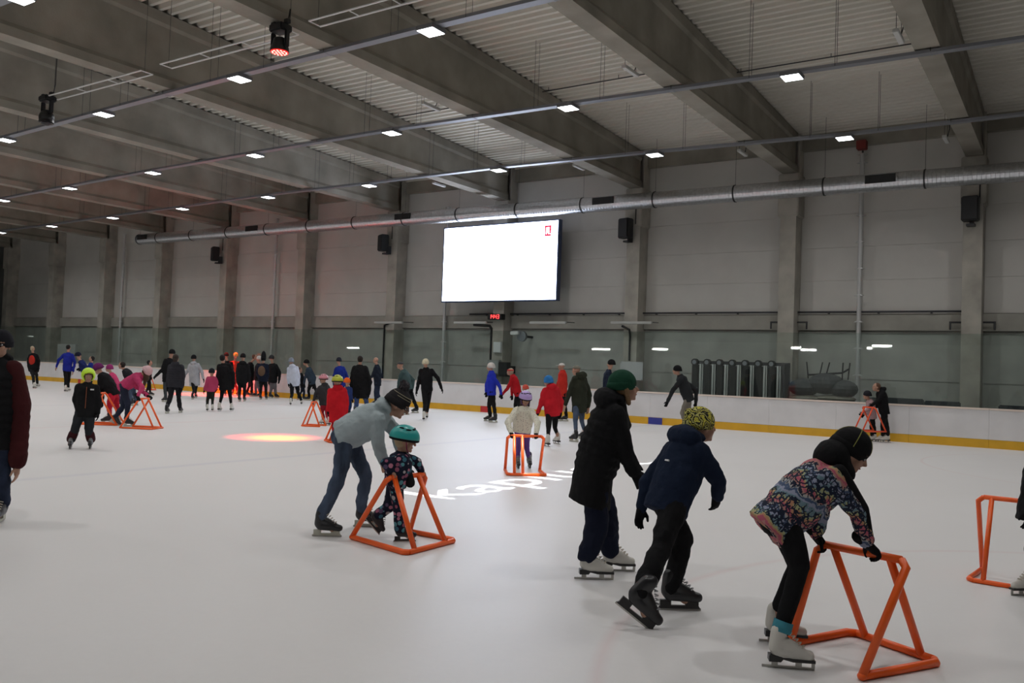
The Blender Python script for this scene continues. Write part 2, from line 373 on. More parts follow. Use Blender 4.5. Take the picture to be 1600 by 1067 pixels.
# loudspeakers on the columns
def speaker(x, z, lb, rot=0):
    t = thing('wall_speaker', lb, 'speaker', (x, 29.93, z), 'black loudspeakers on the columns', rotz=rot)
    MB().rbox((-.24, -.55, -.38), (.24, -.18, .38), .03).build('speaker_cabinet', black_pl, t)
    MB().rbox((-.21, -.565, -.34), (.21, -.552, .34), .004).build('grille', mat('speaker_grille', (.02, .02, .022), .7), t)
    MB().box((-.05, -.20, -.5), (.05, .02, -.12)).box((-.12, -.36, -.52), (.12, -.1, -.45)).build('bracket', dark_metal, t)
    MB().tube([(.2, -.03, .2), (.2, -.03, 1.2)], .02, 6).build('cable', black_pl, t)
speaker(-2.8, 7.12, 'black loudspeaker on the column at the right edge', -.05)
speaker(-14.45, 7.22, 'black loudspeaker on the column right of the screen', -.25)
speaker(-26.8, 7.3, 'black loudspeaker on the column left of the screen', -.45)
speaker(-38.95, 7.32, 'black loudspeaker on the far left column', -.45)

# video screen
t = thing('video_screen', 'large bright white video screen hung on the back wall', 'screen', (-20.45, 29.6, 4.52))
MB().box((-2.95, -.02, -.03), (2.95, .22, 3.27)).build('screen_frame', mat('screen_frame', (.03, .05, .12), .4), t)
MB().box((-2.89, -.03, .02), (2.89, -.021, 3.22)).build('display', mat('display', (.02, .02, .02), .4, emit=(.74, .82, 1.0), estr=SCREEN_E*1.25), t)
lg = mat('logo_red', (.3, 0, .02), .5, emit=(.75, .02, .07), estr=1.0)
b = MB(); ox, oz = 2.28, 2.60   # small red emblem: square with a white running figure left open
for (x0, z0, x1, z1) in ((0,0,.06,.44),(.06,.36,.30,.44),(.22,.10,.30,.36),(.06,0,.30,.08),(.10,.08,.16,.14),(.12,.22,.17,.3)):
    b.box((ox+x0, -.036, oz+z0), (ox+x1, -.031, oz+z1))
b.build('logo', lg, t)['label'] = 'small red emblem'
b = MB(); tx = .28
for (x0, z0, x1, z1) in ((0,.06,.02,.22),(-.03,.2,.05,.22),(.09,.0,.11,.18),(.11,.16,.15,.18),(.20,.0,.22,.25),(.15,.0,.2,.02),(.28,0,.3,.25),(.24,.12,.28,.14)):
    b.box((tx+x0, -.036, 1.1+z0), (tx+x1, -.031, 1.1+z1))
b.build('faint_text', mat('faint_text', (.1, .2, .2), .5, emit=(.72, .88, .9), estr=1.0), t)
for sx in (-2, 2): MB().box((sx-.05, .2, .2), (sx+.05, 1.1, 3.0)).build('mounting_rail', dark_metal, t)

# red digital clock 14:43
SEG = {'1': 'bc', '4': 'fgbc', '3': 'abgcd'}
t = thing('digital_clock', 'small black digital clock with red figures reading 14:43', 'clock', (-20.6, 29.75, 3.86))
MB().rbox((-.36, -.06, -.12), (.36, .24, .12), .01).build('clock_case', black_pl, t)
led = mat('red_led', (.3, 0, 0), .4, emit=(1, .05, .05), estr=4)
b = MB(); hh = .16; ww = .085
for i, ch in enumerate('1443'):
    x0 = -.26 + i*.13 + (.02 if i > 1 else 0)
    S = {'a': (x0, hh/2-.01, x0+ww, hh/2+.01), 'd': (x0, -hh/2-.01, x0+ww, -hh/2+.01), 'g': (x0, -.01, x0+ww, .01), 'f': (x0-.008, 0, x0+.010, hh/2), 'b': (x0+ww-.01, 0, x0+ww+.01, hh/2), 'c': (x0+ww-.01, -hh/2, x0+ww+.01, 0)}
    for s_ in SEG[ch]: q = S[s_]; b.box((q[0], -.068, q[1]), (q[2], -.061, q[3]))
for zz in (-.04, .04): b.box((.0, -.068, zz-.01), (.018, -.061, zz+.01))
b.build('digits', led, t)

# moving-head stage lights
X3_ = (Vector((1,0,0)), Vector((0,1,0)), Vector((0,0,1)))
def stage_light(x, y, z, lb, lit=None, tilt=0):
    t = thing('stage_light', lb, 'stage light', (x, y, z))
    ztop = max(8.77-z, .55)
    MB().rbox((-.20, -.16, ztop-.16), (.20, .16, ztop), .03).box((-.25, -.05, ztop), (-.15, .05, ztop+.08)).box((.15, -.05, ztop), (.25, .05, ztop+.08)).build('base_box', black_pl, t)
    MB().rbox((-.24, -.06, ztop-.5), (-.18, .06, ztop-.14), .02).rbox((.18, -.06, ztop-.5), (.24, .06, ztop-.14), .02).build('yoke', black_pl, t)
    mb = MB()
    if lit == 'red' or lit is None:
        mb.n = 20; X, Y = Vector((1,0,0)), Vector((0,1,0))
        mb.loft([((0,0,.30), X*.08, Y*.08), ((0,0,.27), X*.13, Y*.13), ((0,0,.18), X*.15, Y*.15), ((0,0,.08), X*.19, Y*.19), ((0,0,0), X*.20, Y*.20)])
    h = mb.build('lamp_head', black_pl, t, smooth=False)
    if lit == 'red':
        MB().tube([(0,0,-.005), (0,0,-.02)], .185, 20).build('lens_plate', mat('red_lens', (.2, 0, 0), .3, emit=(1, .015, .01), estr=1.1), t)
        for k in range(19):
            rr, a = ((0, 0) if k == 0 else (.075, k*PI/3)) if k < 7 else (.145, k*PI/6)
            MB().ell((rr*math.cos(a), rr*math.sin(a), -.02), (Vector((1,0,0)), Vector((0,1,0)), Vector((0,0,-1))), (.022, .022, .012), 8, 4, 0, 88).build('led_lens', mat('led_hot', (.3, .1, .1), .3, emit=(1, .25, .2), estr=5), t)
    elif lit == 'white':
        mb = MB(); mb.n = 20; X, Y = Vector((1,0,0)), Vector((0,1,0)); vs = []; n = 20   # open barrel: tube wall
        for (r, z_) in ((.155, -.02), (.155, .30), (.145, .30), (.145, -.02)): vs += [(r*math.cos(2*PI*k/n), r*math.sin(2*PI*k/n), z_) for k in range(n)]
        fs = [(j*n+k, j*n+(k+1) % n, ((j+1) % 4)*n+(k+1) % n, ((j+1) % 4)*n+k) for j in range(4) for k in range(n)]
        MB().add(vs, fs).build('lens_barrel', black_pl, t)
    else:
        MB().ell((0,0,.14), X3_, (.20,.20,.22), 18, 12).tube([(-.24,0,.14),(.24,0,.14)], .07, 10).build('lamp_drum', black_pl, t, smooth=True)
        MB().tube([(0,0,-.005), (0,0,-.02)], .17, 20).build('lens_plate', mat('dark_lens', (.03, .03, .035), .1), t)
    MB().tube([(.1, .1, ztop+.1), (.14, .12, ztop+.35), (.1, .15, (8.87 if abs(x+14.1) < .01 else deck_z(y)+.01)-z)], .012, 6).build('cable', black_pl, t)
    return t
stage_light(-14.10, 12.04, 8.20, 'black stage light with glowing red lenses under the ceiling', 'red')
stage_light(-23.85, 12.34, 8.03, 'black unlit stage light hanging at the upper left')
stage_light(-7.74, 12.6, 8.33, 'black stage projector at the top edge of the frame', 'white')
stage_light(-34.0, 26.0, 9.2, 'black stage light high between the roof beams over the crowd')
def spot(name, loc, target, energy, col, deg, blend, r=.05):
    l = bpy.data.lights.new(name, 'SPOT'); l.energy = energy; l.color = col; l.spot_size = math.radians(deg); l.spot_blend = blend; l.shadow_soft_size = r
    o = bpy.data.objects.new(name, l); C.objects.link(o); o.location = loc
    o.rotation_euler = (Vector(target)-Vector(loc)).to_track_quat('-Z', 'Y').to_euler(); return o
spot('red_beam', (-14.10, 12.04, 8.16), (-14.85, 13.0, 0), SPOT_RED*9, (1, .03, .03), 16, .75)
spot('red_beam_core', (-14.10, 12.04, 8.16), (-14.70, 13.0, 0), SPOT_RED*9, (1, .32, .0), 12, 1.0)
spot('red_beam', (-34.0, 26.0, 8.9), (-33.2, 25.6, 0), SPOT_RED*25, (1, .035, .02), 29, .6)

# gobo projector: a real point of light behind a plate with letter-shaped holes
def gobo():
    gz = .28; lz = 8.60
    S = gz/lz                      # plate is gz below the lamp
    lx, ly = -7.74, 12.6
    cu = bpy.data.curves.new('gobo_text', 'FONT'); cu.body = 'kaplus  c'; cu.size = 1; cu.offset = .034
    to = bpy.data.objects.new('gobo_text', cu); C.objects.link(to); bpy.context.view_layer.objects.active = to; to.select_set(True)
    bpy.context.view_layer.update(); bb = [v[0] for v in to.bound_box]; W = max(bb)-min(bb); x0 = min(bb)
    bpy.ops.object.convert(target='CURVE'); to = bpy.context.view_layer.objects.active
    from mathutils.geometry import interpolate_bezier, tessellate_polygon
    adv = (15.6-8.75)/W; hgt = 1.38; e = 14.2
    loops = [[Vector((e*math.cos(2*PI*k/24), e*math.sin(2*PI*k/24), 0)) for k in range(24)]]
    for sp in to.data.splines:
        bp = sp.bezier_points; lp = []
        for i in range(len(bp)):
            p, q = bp[i], bp[(i+1) % len(bp)]; lp += interpolate_bezier(p.co, p.handle_right, q.handle_left, q.co, 6)[:-1]
        out = []
        for c in lp:
            wx = -6.74 - c.y*hgt; wy = 8.75 + (c.x-x0)*adv; v = Vector(((wx-lx)*S*100, (wy-ly)*S*100, 0))
            if not out or (v-out[-1]).length > .004: out.append(v)
        if (out[0]-out[-1]).length < .004: out.pop()
        loops.append(out)
    bpy.data.objects.remove(to)
    tris = tessellate_polygon(loops); allv = [v*.01 for lp in loops for v in lp]
    me = bpy.data.meshes.new('gobo_plate'); me.from_pydata(allv, [], [tuple(t) for t in tris]); me.materials.append(black_pl)
    par = [o for o in bpy.data.objects if o.get('label', '').startswith('black stage projector')][0]
    ob = bpy.data.objects.new('gobo_plate', me); C.objects.link(ob); ob.parent = par; ob.location = Vector((lx, ly, lz-gz))-par.location
    spot('text_beam', (lx, ly, lz), (lx, ly, 0), SPOT_WHITE*1.5, (.95, .98, 1), 48, .0, .0004)
gobo()

# ladder trusses carrying the stage lights
def ladder(x0, x1, y, lb):
    t = thing('ladder_truss', lb, 'truss', (x1, y, 8.74), 'ladder trusses with stage lights')
    for s_ in (-.16, .16): MB().tube([(0, s_, .0), (x0-x1, s_, .0)], .02, 8).build('rail', white_paint, t)
    n = round((x0-x1)/1.3)
    for k in range(n+1): MB().tube([((x0-x1)*k/n, -.16, 0), ((x0-x1)*k/n, .16, 0)], .014, 6).build('rung', white_paint, t)
    for q in (.1, (x0-x1)-.1): MB().tube([(q, 0, 0), (q, 0, deck_z(y)-8.70)], .006, 4).build('hanger_rod', dark_metal, t)
ladder(-10.0, -13.35, 12.29, 'white two-rail ladder truss at the top centre')
ladder(-14.1, -18.55, 12.38, 'white two-rail ladder truss left of the red stage light')
ladder(-19.4, -23.8, 12.43, 'white two-rail ladder truss right of the unlit stage light')

# small unlit hanging luminaires between the beams
for (x, y, lb) in ((-9.0, 18.3, 'upper centre bay'), (-15.1, 18.3, 'bay above the screen'), (-3.2, 19.0, 'rightmost bay near the top'), (-9.1, 26.8, 'bay right of the screen near the wall'), (-3.33, 27.8, 'right bay near the wall'), (-14.84, 26.3, 'bay just right of the screen'), (-21.3, 26.5, 'bay left of the screen')):
    t = thing('emergency_lamp', 'small unlit tube lamp hanging in the %s' % lb, 'lamp', (x, y, 8.9), 'small unlit hanging lamps')
    MB().rbox((-.06, -.38, -.03), (.06, .38, .05), .012).build('lamp_housing', mat('pale_case', (.5, .5, .48), .6), t)
    for s_ in (-.3, .3): MB().tube([(0, s_, .05), (0, s_, deck_z(y)-8.8)], .006, 4).build('hanger_wire', dark_metal, t)
    MB().tube([(0, .2, .05), (.06, .3, .4), (.02, .25, .8), (0, .28, deck_z(y)-8.9)], .012, 5).build('cable', black_pl, t)

# unlit batten lamps on the ring beam, conduits and boxes
for x, lb in ((-14.2, 'right of the screen, on a column'), (-17.9, 'right of the clock'), (-21.8, 'left of the clock'), (-26.45, 'on the column left of the screen')):
    t = thing('batten_lamp', 'unlit grey batten lamp under the ring beam %s' % lb, 'lamp', (x, 29.6, 3.6), 'unlit batten lamps on the back wall')
    MB().rbox((-.85, -.05, -.05), (.85, .07, .05), .015).build('batten', mat('pale_case', (.5, .5, .48), .6), t)
    for s_ in (-.7, .7): MB().tube([(s_, .04, .03), (s_, (.38 if x in (-14.2, -26.45) and s_ < 0 else .94), .06)], .015, 6).build('arm', dark_metal, t)
pts = lambda *a: [Vector(p) for p in a]
o = MB().tube(pts((-2.2, 29.97, 3.99), (-2.2, 30.5, 4.0), (-2.2, 30.5, 4.0)), .01, 4)
t = thing('conduit_run', 'dark pipe running along the top of the ring beam', 'pipe', (-12, 30.5, 4.0))
MB().tube([(9, 0, .03), (-10.5, 0, .03)], .035, 8).build('conduit', dark_metal, t)
for k in range(12): MB().box((8-k*1.6, -.03, -.03), (8.06-k*1.6, .06, .02)).build('clip', dark_metal, t)
for x in (-2.51, -8.22):
    t = thing('pipe_bracket', 'dark pipe loop around the column %s' % ('at the right edge' if x > -5 else 'left of the right pipe'), 'pipe', (x-.28, 30.1, 3.55), 'dark pipe loops around the columns')
    for s_ in (-1, 1): MB().tube([(s_*.30, .3, .12), (s_*.62, .3, .12), (s_*.62, .3, -.12)], .03, 6).build('pipe', dark_metal, t)
t = thing('drain_pipe', 'black bent drain pipe beside the clock column', 'pipe', (-21.35, 30.3, 1.2))
MB().tube([(-.75, 0, 2.35), (.1, 0, 2.3), (.22, 0, 2.15), (.22, 0, -1.08)], .06, 10).build('pipe', black_pl, t)
t = thing('drain_pipe', 'black pipe running down the column right of the screen', 'pipe', (-14.45, 29.95, 1.2))
MB().tube([(-.3, 0, 2.3), (.02, 0, 2.15), (.05, 0, 1.9), (.05, 0, .96)], .04, 8).build('pipe', black_pl, t)
t = thing('drain_pipe', 'black pipe at the column left of the screen', 'pipe', (-27.0, 29.95, 1.2))
MB().tube([(.3, 0, 2.4), (.0, 0, 2.3), (0, 0, 2.0), (0, 0, -.2)], .04, 8).build('pipe', black_pl, t)
o = MB().rbox((-20.72, 29.86, 2.35), (-20.35, 29.99, 2.8), .01).build('notice', white_paint); tag(o, 'small white notice on the clock column', 'sign')
t = thing('switch_cabinet', 'grey electrical cabinet with a green light under the clock', 'cabinet', (-20.55, 29.8, 1.75))
MB().rbox((-.38, -.05, -.3), (.22, .18, .28), .015).build('cabinet_body', mat('grey_cab', (.30, .31, .30), .6), t)
MB().box((-.16, -.2, -.5), (-.04, .18, -.36)).box((-.13, .0, -.37), (-.07, .15, -.29)).build('signal_box', black_pl, t)
MB().box((-.34, -.062, -.26), (.18, -.051, .24)).build('door', mat('grey_cab_door', (.34, .35, .34), .6), t)
MB().ell((-.1, -.2, -.42), (Vector((1,0,0)), Vector((0,0,1)), Vector((0,-1,0))), (.03, .03, .025), 8, 4, 0, 88).build('green_light', mat('green_led', (0, .3, .1), .4, emit=(.1, 1, .55), estr=3), t)['label'] = 'green indicator light'
o = MB().rbox((-20.32, 29.7, 1.35), (-19.87, 29.98, 1.95), .02).box((-20.3, 29.9, 1.5), (-20.1, 30.69, 1.8)).build('monitor_box', black_pl); tag(o, 'black box on the wall right of the grey cabinet', 'box')
t = thing('wall_fan', 'small pale flood lamp beside a round dark fan right of the clock', 'fan', (-19.3, 29.95, 3.05))
MB().tube([(0,0,0), (0,-.12,0)], .22, 18).build('fan_ring', galv_dull, t); MB().rbox((-.45, -.3, .05), (-.05, -.15, .2), .02).build('lamp_housing', white_paint, t)
MB().tube([(0, .0, 0), (0, .8, 0)], .05, 8).build('arm', dark_metal, t)
t = thing('whiteboard', 'white notice board on the wall behind the glass', 'board', (-14.3, 29.97, 1.42))
MB().rbox((-.48, -.02, 0), (.48, .02, .7), .006).build('board_panel', mat('whiteboard', (.55, .56, .58), .4), t)
for sx in (-.45, .45):
    for sz in (.03, .67): MB().tube([(sx, -.02, sz), (sx, -.035, sz)], .012, 8).build('pin', dark_metal, t)

# rack of folded tables behind the glass: seven round-headed black frames
t = thing('folding_table_rack', 'row of seven folded black tables with round wheels on top', 'table rack', (-9.85, 29.0, .12))
for k in range(7):
    x = -1.38 + k*.45
    MB().rbox((x-.13, -.3, .05), (x+.11, .3, 1.95), .02).build('folded_top', black_pl, t)
    MB().box((x+.16, -.32, .02), (x+.22, .3, 1.98)).box((x+.25, -.3, .02), (x+.28, .3, 1.98)).build('leg_frame', mat('galv_pale', (.60, .60, .60), .45, metal=.5), t)
    w_ = MB(); w_.tube([(x-.02, -.36, 2.04), (x-.02, -.2, 2.04)], .12, 18); w_.build('wheel', black_pl, t)
    MB().tube([(x-.02, -.375, 2.04), (x-.02, -.362, 2.04)], .075, 14).build('hub', galv_dull, t)
MB().box((-1.5, .25, 1.98), (1.75, .31, 2.1)).box((1.68, -.3, 0), (1.75, .3, 2.05)).build('frame', dark_metal, t)
# covered heap with upturned chair legs
t = thing('covered_heap', 'heap of dark tarpaulins and mats behind the glass by the right pipe', 'heap', (-6.95, 29.0, .12))
def blob(nm, cs, mt):
    mb = MB(); AX = (Vector((1,0,0)), Vector((0,1,0)), Vector((0,0,1)))
    for (x, z, rx, rz) in cs: mb.ell((x, 0, z), AX, (rx, .5, rz), 16, 8)
    return mb.build(nm, mt, t)
tarp = fabric('tarp', (.07, .072, .075), .6); tan = fabric('tan_cloth', (.22, .2, .17))
blob('mat_pile', [(-.7, .75, .42, .2), (0, .7, .8, .22), (.7, .75, .5, .22)], fabric('dark_cloth', (.03, .03, .032)))
MB().rbox((-1.05, -.4, 0), (1.1, .4, .5), .02).build('pallet_stack', dark_metal, t)
blob('blanket', [(-.5, .95, .6, .12), (.4, .98, .65, .12)], tan)
blob('tarpaulin', [(-.6, 1.3, .50, .3), (.1, 1.45, .6, .35), (.65, 1.3, .45, .3)], tarp)
for (x, dx) in ((-.45, -.06), (-.1, .1), (.1, .12), (.62, .02), (.80, .05)):
    MB().tube([(x, -.1, 1.6), (x+dx*.3, -.1, 1.8), (x+dx, -.1, 2.15)], .022, 6).build('chair_leg', black_pl, t)
MB().tube([(-.45, -.1, 1.72), (.2, -.1, 1.78), (.62, -.1, 1.82), (.82, -.1, 1.95)], .03, 6).build('chair_frame', black_pl, t)
for x0, x1, z in ((-4.9, -3.9, 1.22), (-3.85, -2.9, 1.18), (-1.9, -1.2, 1.15), (-.9, -.1, 1.15), (-5.5, -5.0, 1.2)):
    o = MB().rbox((x0, 28.4, .12), (x1, 28.8, z), .03).build('bench', mat('bench', (.045, .048, .055), .7)); tag(o, 'low dark box bench behind the boards %s' % {-4.9: 'right of the couple at the boards', -3.85: 'second right of the couple at the boards', -1.9: 'second from the right edge', -.9: 'nearest the right edge', -5.5: 'just behind the couple at the boards'}[x0], 'bench', 'dark benches behind the boards')
for (xa_, xb_, y_, lb) in ((-8.4, -2.9, 23.6, 'rightmost full bay'), (-14.2, -8.8, 22.6, 'bay right of the screen'), (-20.4, -14.8, 22.6, 'bay above the screen')):
    t = thing('sprinkler_line', 'thin dark pipe under the steel deck of the %s' % lb, 'pipe', (xa_, y_, deck_z(y_)-.10))
    MB().tube([(0, 0, 0), (xb_-xa_, 0, 0)], .018, 6).build('pipe', dark_metal, t)
    for q in (.05, .5, .95): MB().tube([((xb_-xa_)*q, 0, 0), ((xb_-xa_)*q, 0, .12)], .01, 5).build('clamp', dark_metal, t)
o = MB().rbox((-52.6, 28.6, .12), (-50.6, 28.75, 2.2), .02).box((-52.5, 28.75, .12), (-52.4, 29.2, 2.2)).build('partition', mat('pale_partition', (.42, .42, .41), .7)); tag(o, 'pale free-standing partition behind the glass at the far left', 'partition')
# lit batten lamps of the near gallery behind the camera (seen as reflections in the rink glass)
tubem = mat('tube_lit', (.9, .9, .9), .5, emit=(1, 1, .97), estr=70)
VY = 2*26.75+5.0
for k, (x0, x1, y) in enumerate(((926, 953, 545), (1020, 1043, 545), (1237, 1251, 543), (1252, 1275, 546), (1355, 1362, 543.5), (1363, 1393, 540), (543, 560, 543)  )):
    a = CAM + ray(x0, y)*(VY/ray(x0, y).y); b = CAM + ray(x1, y)*(VY/ray(x1, y).y)
    t = thing('gallery_lamp', 'lit tube lamp of the near gallery behind the camera', 'lamp', (a.x, -5.0, a.z), 'lit tube lamps of the near gallery')
    MB().box((0, -.08, .03), (b.x-a.x, .08, .10)).build('batten', white_paint, t)
    MB().tube([(0, 0, 0), (b.x-a.x, 0, 0)], .055, 8).build('tube', tubem, t)
o = MB().box((-40, -8.98, 0), (6, -8.6, 4.2)).build('wall_near_gallery', mat('gallery_wall', (.6, .6, .58), .8)); tag(o, kind='structure')
# ------------------------------------------------------------------ people: builder
BAKE = []
CLOTH = bpy.data.textures.new('cloth_folds', 'CLOUDS'); CLOTH.noise_scale = .11; CLOTH.noise_depth = 2
def remesh(o, vox, smooth=4, fold=0):
    m = o.modifiers.new('r', 'REMESH'); m.mode = 'VOXEL'; m.voxel_size = vox
    if fold: d_ = o.modifiers.new('d', 'DISPLACE'); d_.texture = CLOTH; d_.strength = fold; d_.mid_level = .5; d_.texture_coords = 'LOCAL'
    if smooth: s = o.modifiers.new('s', 'SMOOTH'); s.factor = .5; s.iterations = smooth
    BAKE.append(o); return o
def bake_all():
    bpy.context.view_layer.update(); dg = bpy.context.evaluated_depsgraph_get(); new = []
    for o in BAKE: me = bpy.data.meshes.new_from_object(o.evaluated_get(dg)); me.shade_smooth(); new.append(me)
    for o, me in zip(BAKE, new):
        old = o.data; o.modifiers.clear(); me.name = o.name
        for p in bpy.data.objects:
            if p.data is old: p.data = me
    BAKE.clear()
X3 = (Vector((1,0,0)), Vector((0,1,0)), Vector((0,0,1)))
skin = mat('skin', (.42, .24, .17), .6, spec=.3); hairm = {}
def hair_mat(c): return mat('hair_%d' % int(c[0]*999), c, .75, bump=(60, .6, .01), spec=.3)
BLACK = (.009, .009, .010)
def fab(c, rough=.9):
    return fabric('fabric_%02x%02x%02x' % tuple(int(min(1, x)**.45*255) for x in c), c, rough)
# --- skates in local space: origin under the blade, toe along +Y; figure skate and hockey skate
def skate_proto(kind):
    white = kind == 'figure'
    mb = MB(); V = Vector
    mb.capsule(V((0,-.075,.13)), V((0,-.060,.235)), .048, .050); mb.capsule(V((0,-.06,.105)), V((0,.05,.10)), .044, .044); mb.capsule(V((0,.05,.10)), V((0,.135,.088)), .043, .036)
    mb.capsule(V((0,-.02,.16)), V((0,.08,.115)), .046, .036); mb.capsule(V((0,-.055,.22)), V((0,-.045,.25)), .046, .048)
    col = {'figure': mat('skate_white', (.62, .60, .55), .45), 'hockey': mat('skate_black', (.014, .014, .016), .35), 'buckle': mat('skate_black', (.014, .014, .016), .35)}[kind]
    boot = remesh(mb.build('skate', col), .009, 5); 
    subs = []
    s = MB(); blk = mat('skate_sole', (.012, .011, .011), .4)
    if white:
        s.add([(sx*w_, y, z) for y, w_, z0, z1 in ((-.12,.036,.045,.085),(-.045,.034,.045,.085),(-.03,.030,.062,.082),(.03,.034,.05,.072),(.17,.030,.05,.068)) for sx, z in ((-1,z0),(1,z0),(1,z1),(-1,z1))],
              [(a*4+i, a*4+(i+1)%4, (a+1)*4+(i+1)%4, (a+1)*4+i) for a in range(4) for i in range(4)] + [(3,2,1,0),(16,17,18,19)])
        subs.append(('sole', s, blk))
        b = MB().box((-.003,-.16,.0), (.003,.17,.016)).box((-.004,-.10,.012), (.004,-.06,.05)).box((-.004,.05,.012), (.004,.09,.055)).box((-.003,.15,.012), (.003,.172,.055)).box((-.02,-.11,.044), (.02,-.05,.05)).box((-.02,.03,.046), (.02,.12,.052))
        subs.append(('blade', b, mat('blade_steel', (.42, .41, .38), .3, metal=1)))
    else:
        hm = mat('holder_white', (.5, .5, .42), .5) if kind == 'hockey' else blk
        s.box((-.014,-.125,.018), (.014,-.05,.07)).box((-.014,.05,.018), (.014,.14,.068)).add([(-.012,-.135,.012),(.012,-.135,.012),(.012,.155,.012),(-.012,.155,.012),(-.012,-.12,.034),(.012,-.12,.034),(.012,.14,.034),(-.012,.14,.034)], [(3,2,1,0),(4,5,6,7),(0,1,5,4),(1,2,6,5),(2,3,7,6),(3,0,4,7)])
        subs.append(('blade_holder', s, hm))
        subs.append(('blade', MB().box((-.0025,-.14,.0), (.0025,.16,.016)), mat('blade_steel', (.42, .41, .38), .3, metal=1)))
    b = MB()
    for k in range(6):
        y = -.020+k*.020; z = .245-k*.0195
        b.tube([(-.026, y+.004, z-.006), (0, y+.022, z+.004), (.026, y+.004, z-.006)], .0045, 5)
    subs.append(('laces', b, mat('laces', (.55, .5, .42), .8) if kind != 'buckle' else mat('buckle', (.35, .35, .36), .4)))
    for nm, m_, mt in subs: m_.build(nm, mt, boot)
    boot.location = (0, -20, -5)
    return boot
# --- gloves: origin at the wrist, fingers along +Y, palm facing -Z, thumb on +X (left/right mirrored through scale)
def hand_caps(curl):
    V = Vector; out = [(V((-.012,.0,0)), V((-.018,.07,0)), .026, .020), (V((.014,.0,0)), V((.020,.07,0)), .024, .020), (V((0,-.02,0)), V((0,.07,0)), .026, .022)]
    for k, (x, L) in enumerate(((.031,.070),(.010,.080),(-.011,.074),(-.031,.058))):
        p = V((x, .080, .002)); a = 0
        for j, f in enumerate((.42, .32, .26)):
            a += curl*(.55, .8, .6)[j]; q = p + V((x*.12*(1-curl*.4)*f, math.cos(a)*L*f, -math.sin(a)*L*f)); out.append((p, q, .0098-.0008*j, .0092-.0008*j)); p = q
    p = V((.030, .015, -.006)); q = V((.056, .045, -.018-.01*curl)); r = V((.060, .078, -.026-.022*curl)); out += [(p, q, .014, .012), (q, r, .0115, .0095)]
    return out
def glove_proto(curl, name):
    mb = MB()
    for a, b, ra, rb in hand_caps(curl): mb.capsule(a, b, ra*1.18, rb*1.18, 8)
    mb.capsule(Vector((0,-.07,0)), Vector((0,-.01,0)), .042, .032, 10)
    o = remesh(mb.build(name, fab(BLACK)), .0065, 2); o.location = (0, -20, -5); return o
PROTO = {'figure': skate_proto('figure'), 'hockey': skate_proto('hockey'), 'buckle': skate_proto('buckle'), 'relax': glove_proto(.45, 'glove'), 'grip': glove_proto(1.15, 'glove')}
bake_all()
def frame3(fwd, up):
    f = Vector(fwd).normalized(); r = f.cross(Vector(up)).normalized(); return r, f, r.cross(f)
def mat4(r, f, u, loc, s=1.0, mir=1):
    m = Matrix((r*s*mir, f*s, u*s)).transposed().to_4x4(); m.translation = loc; return m
FWH = Vector((FW.x, FW.y, 0)).normalized()
Z3 = Vector((0,0,1))

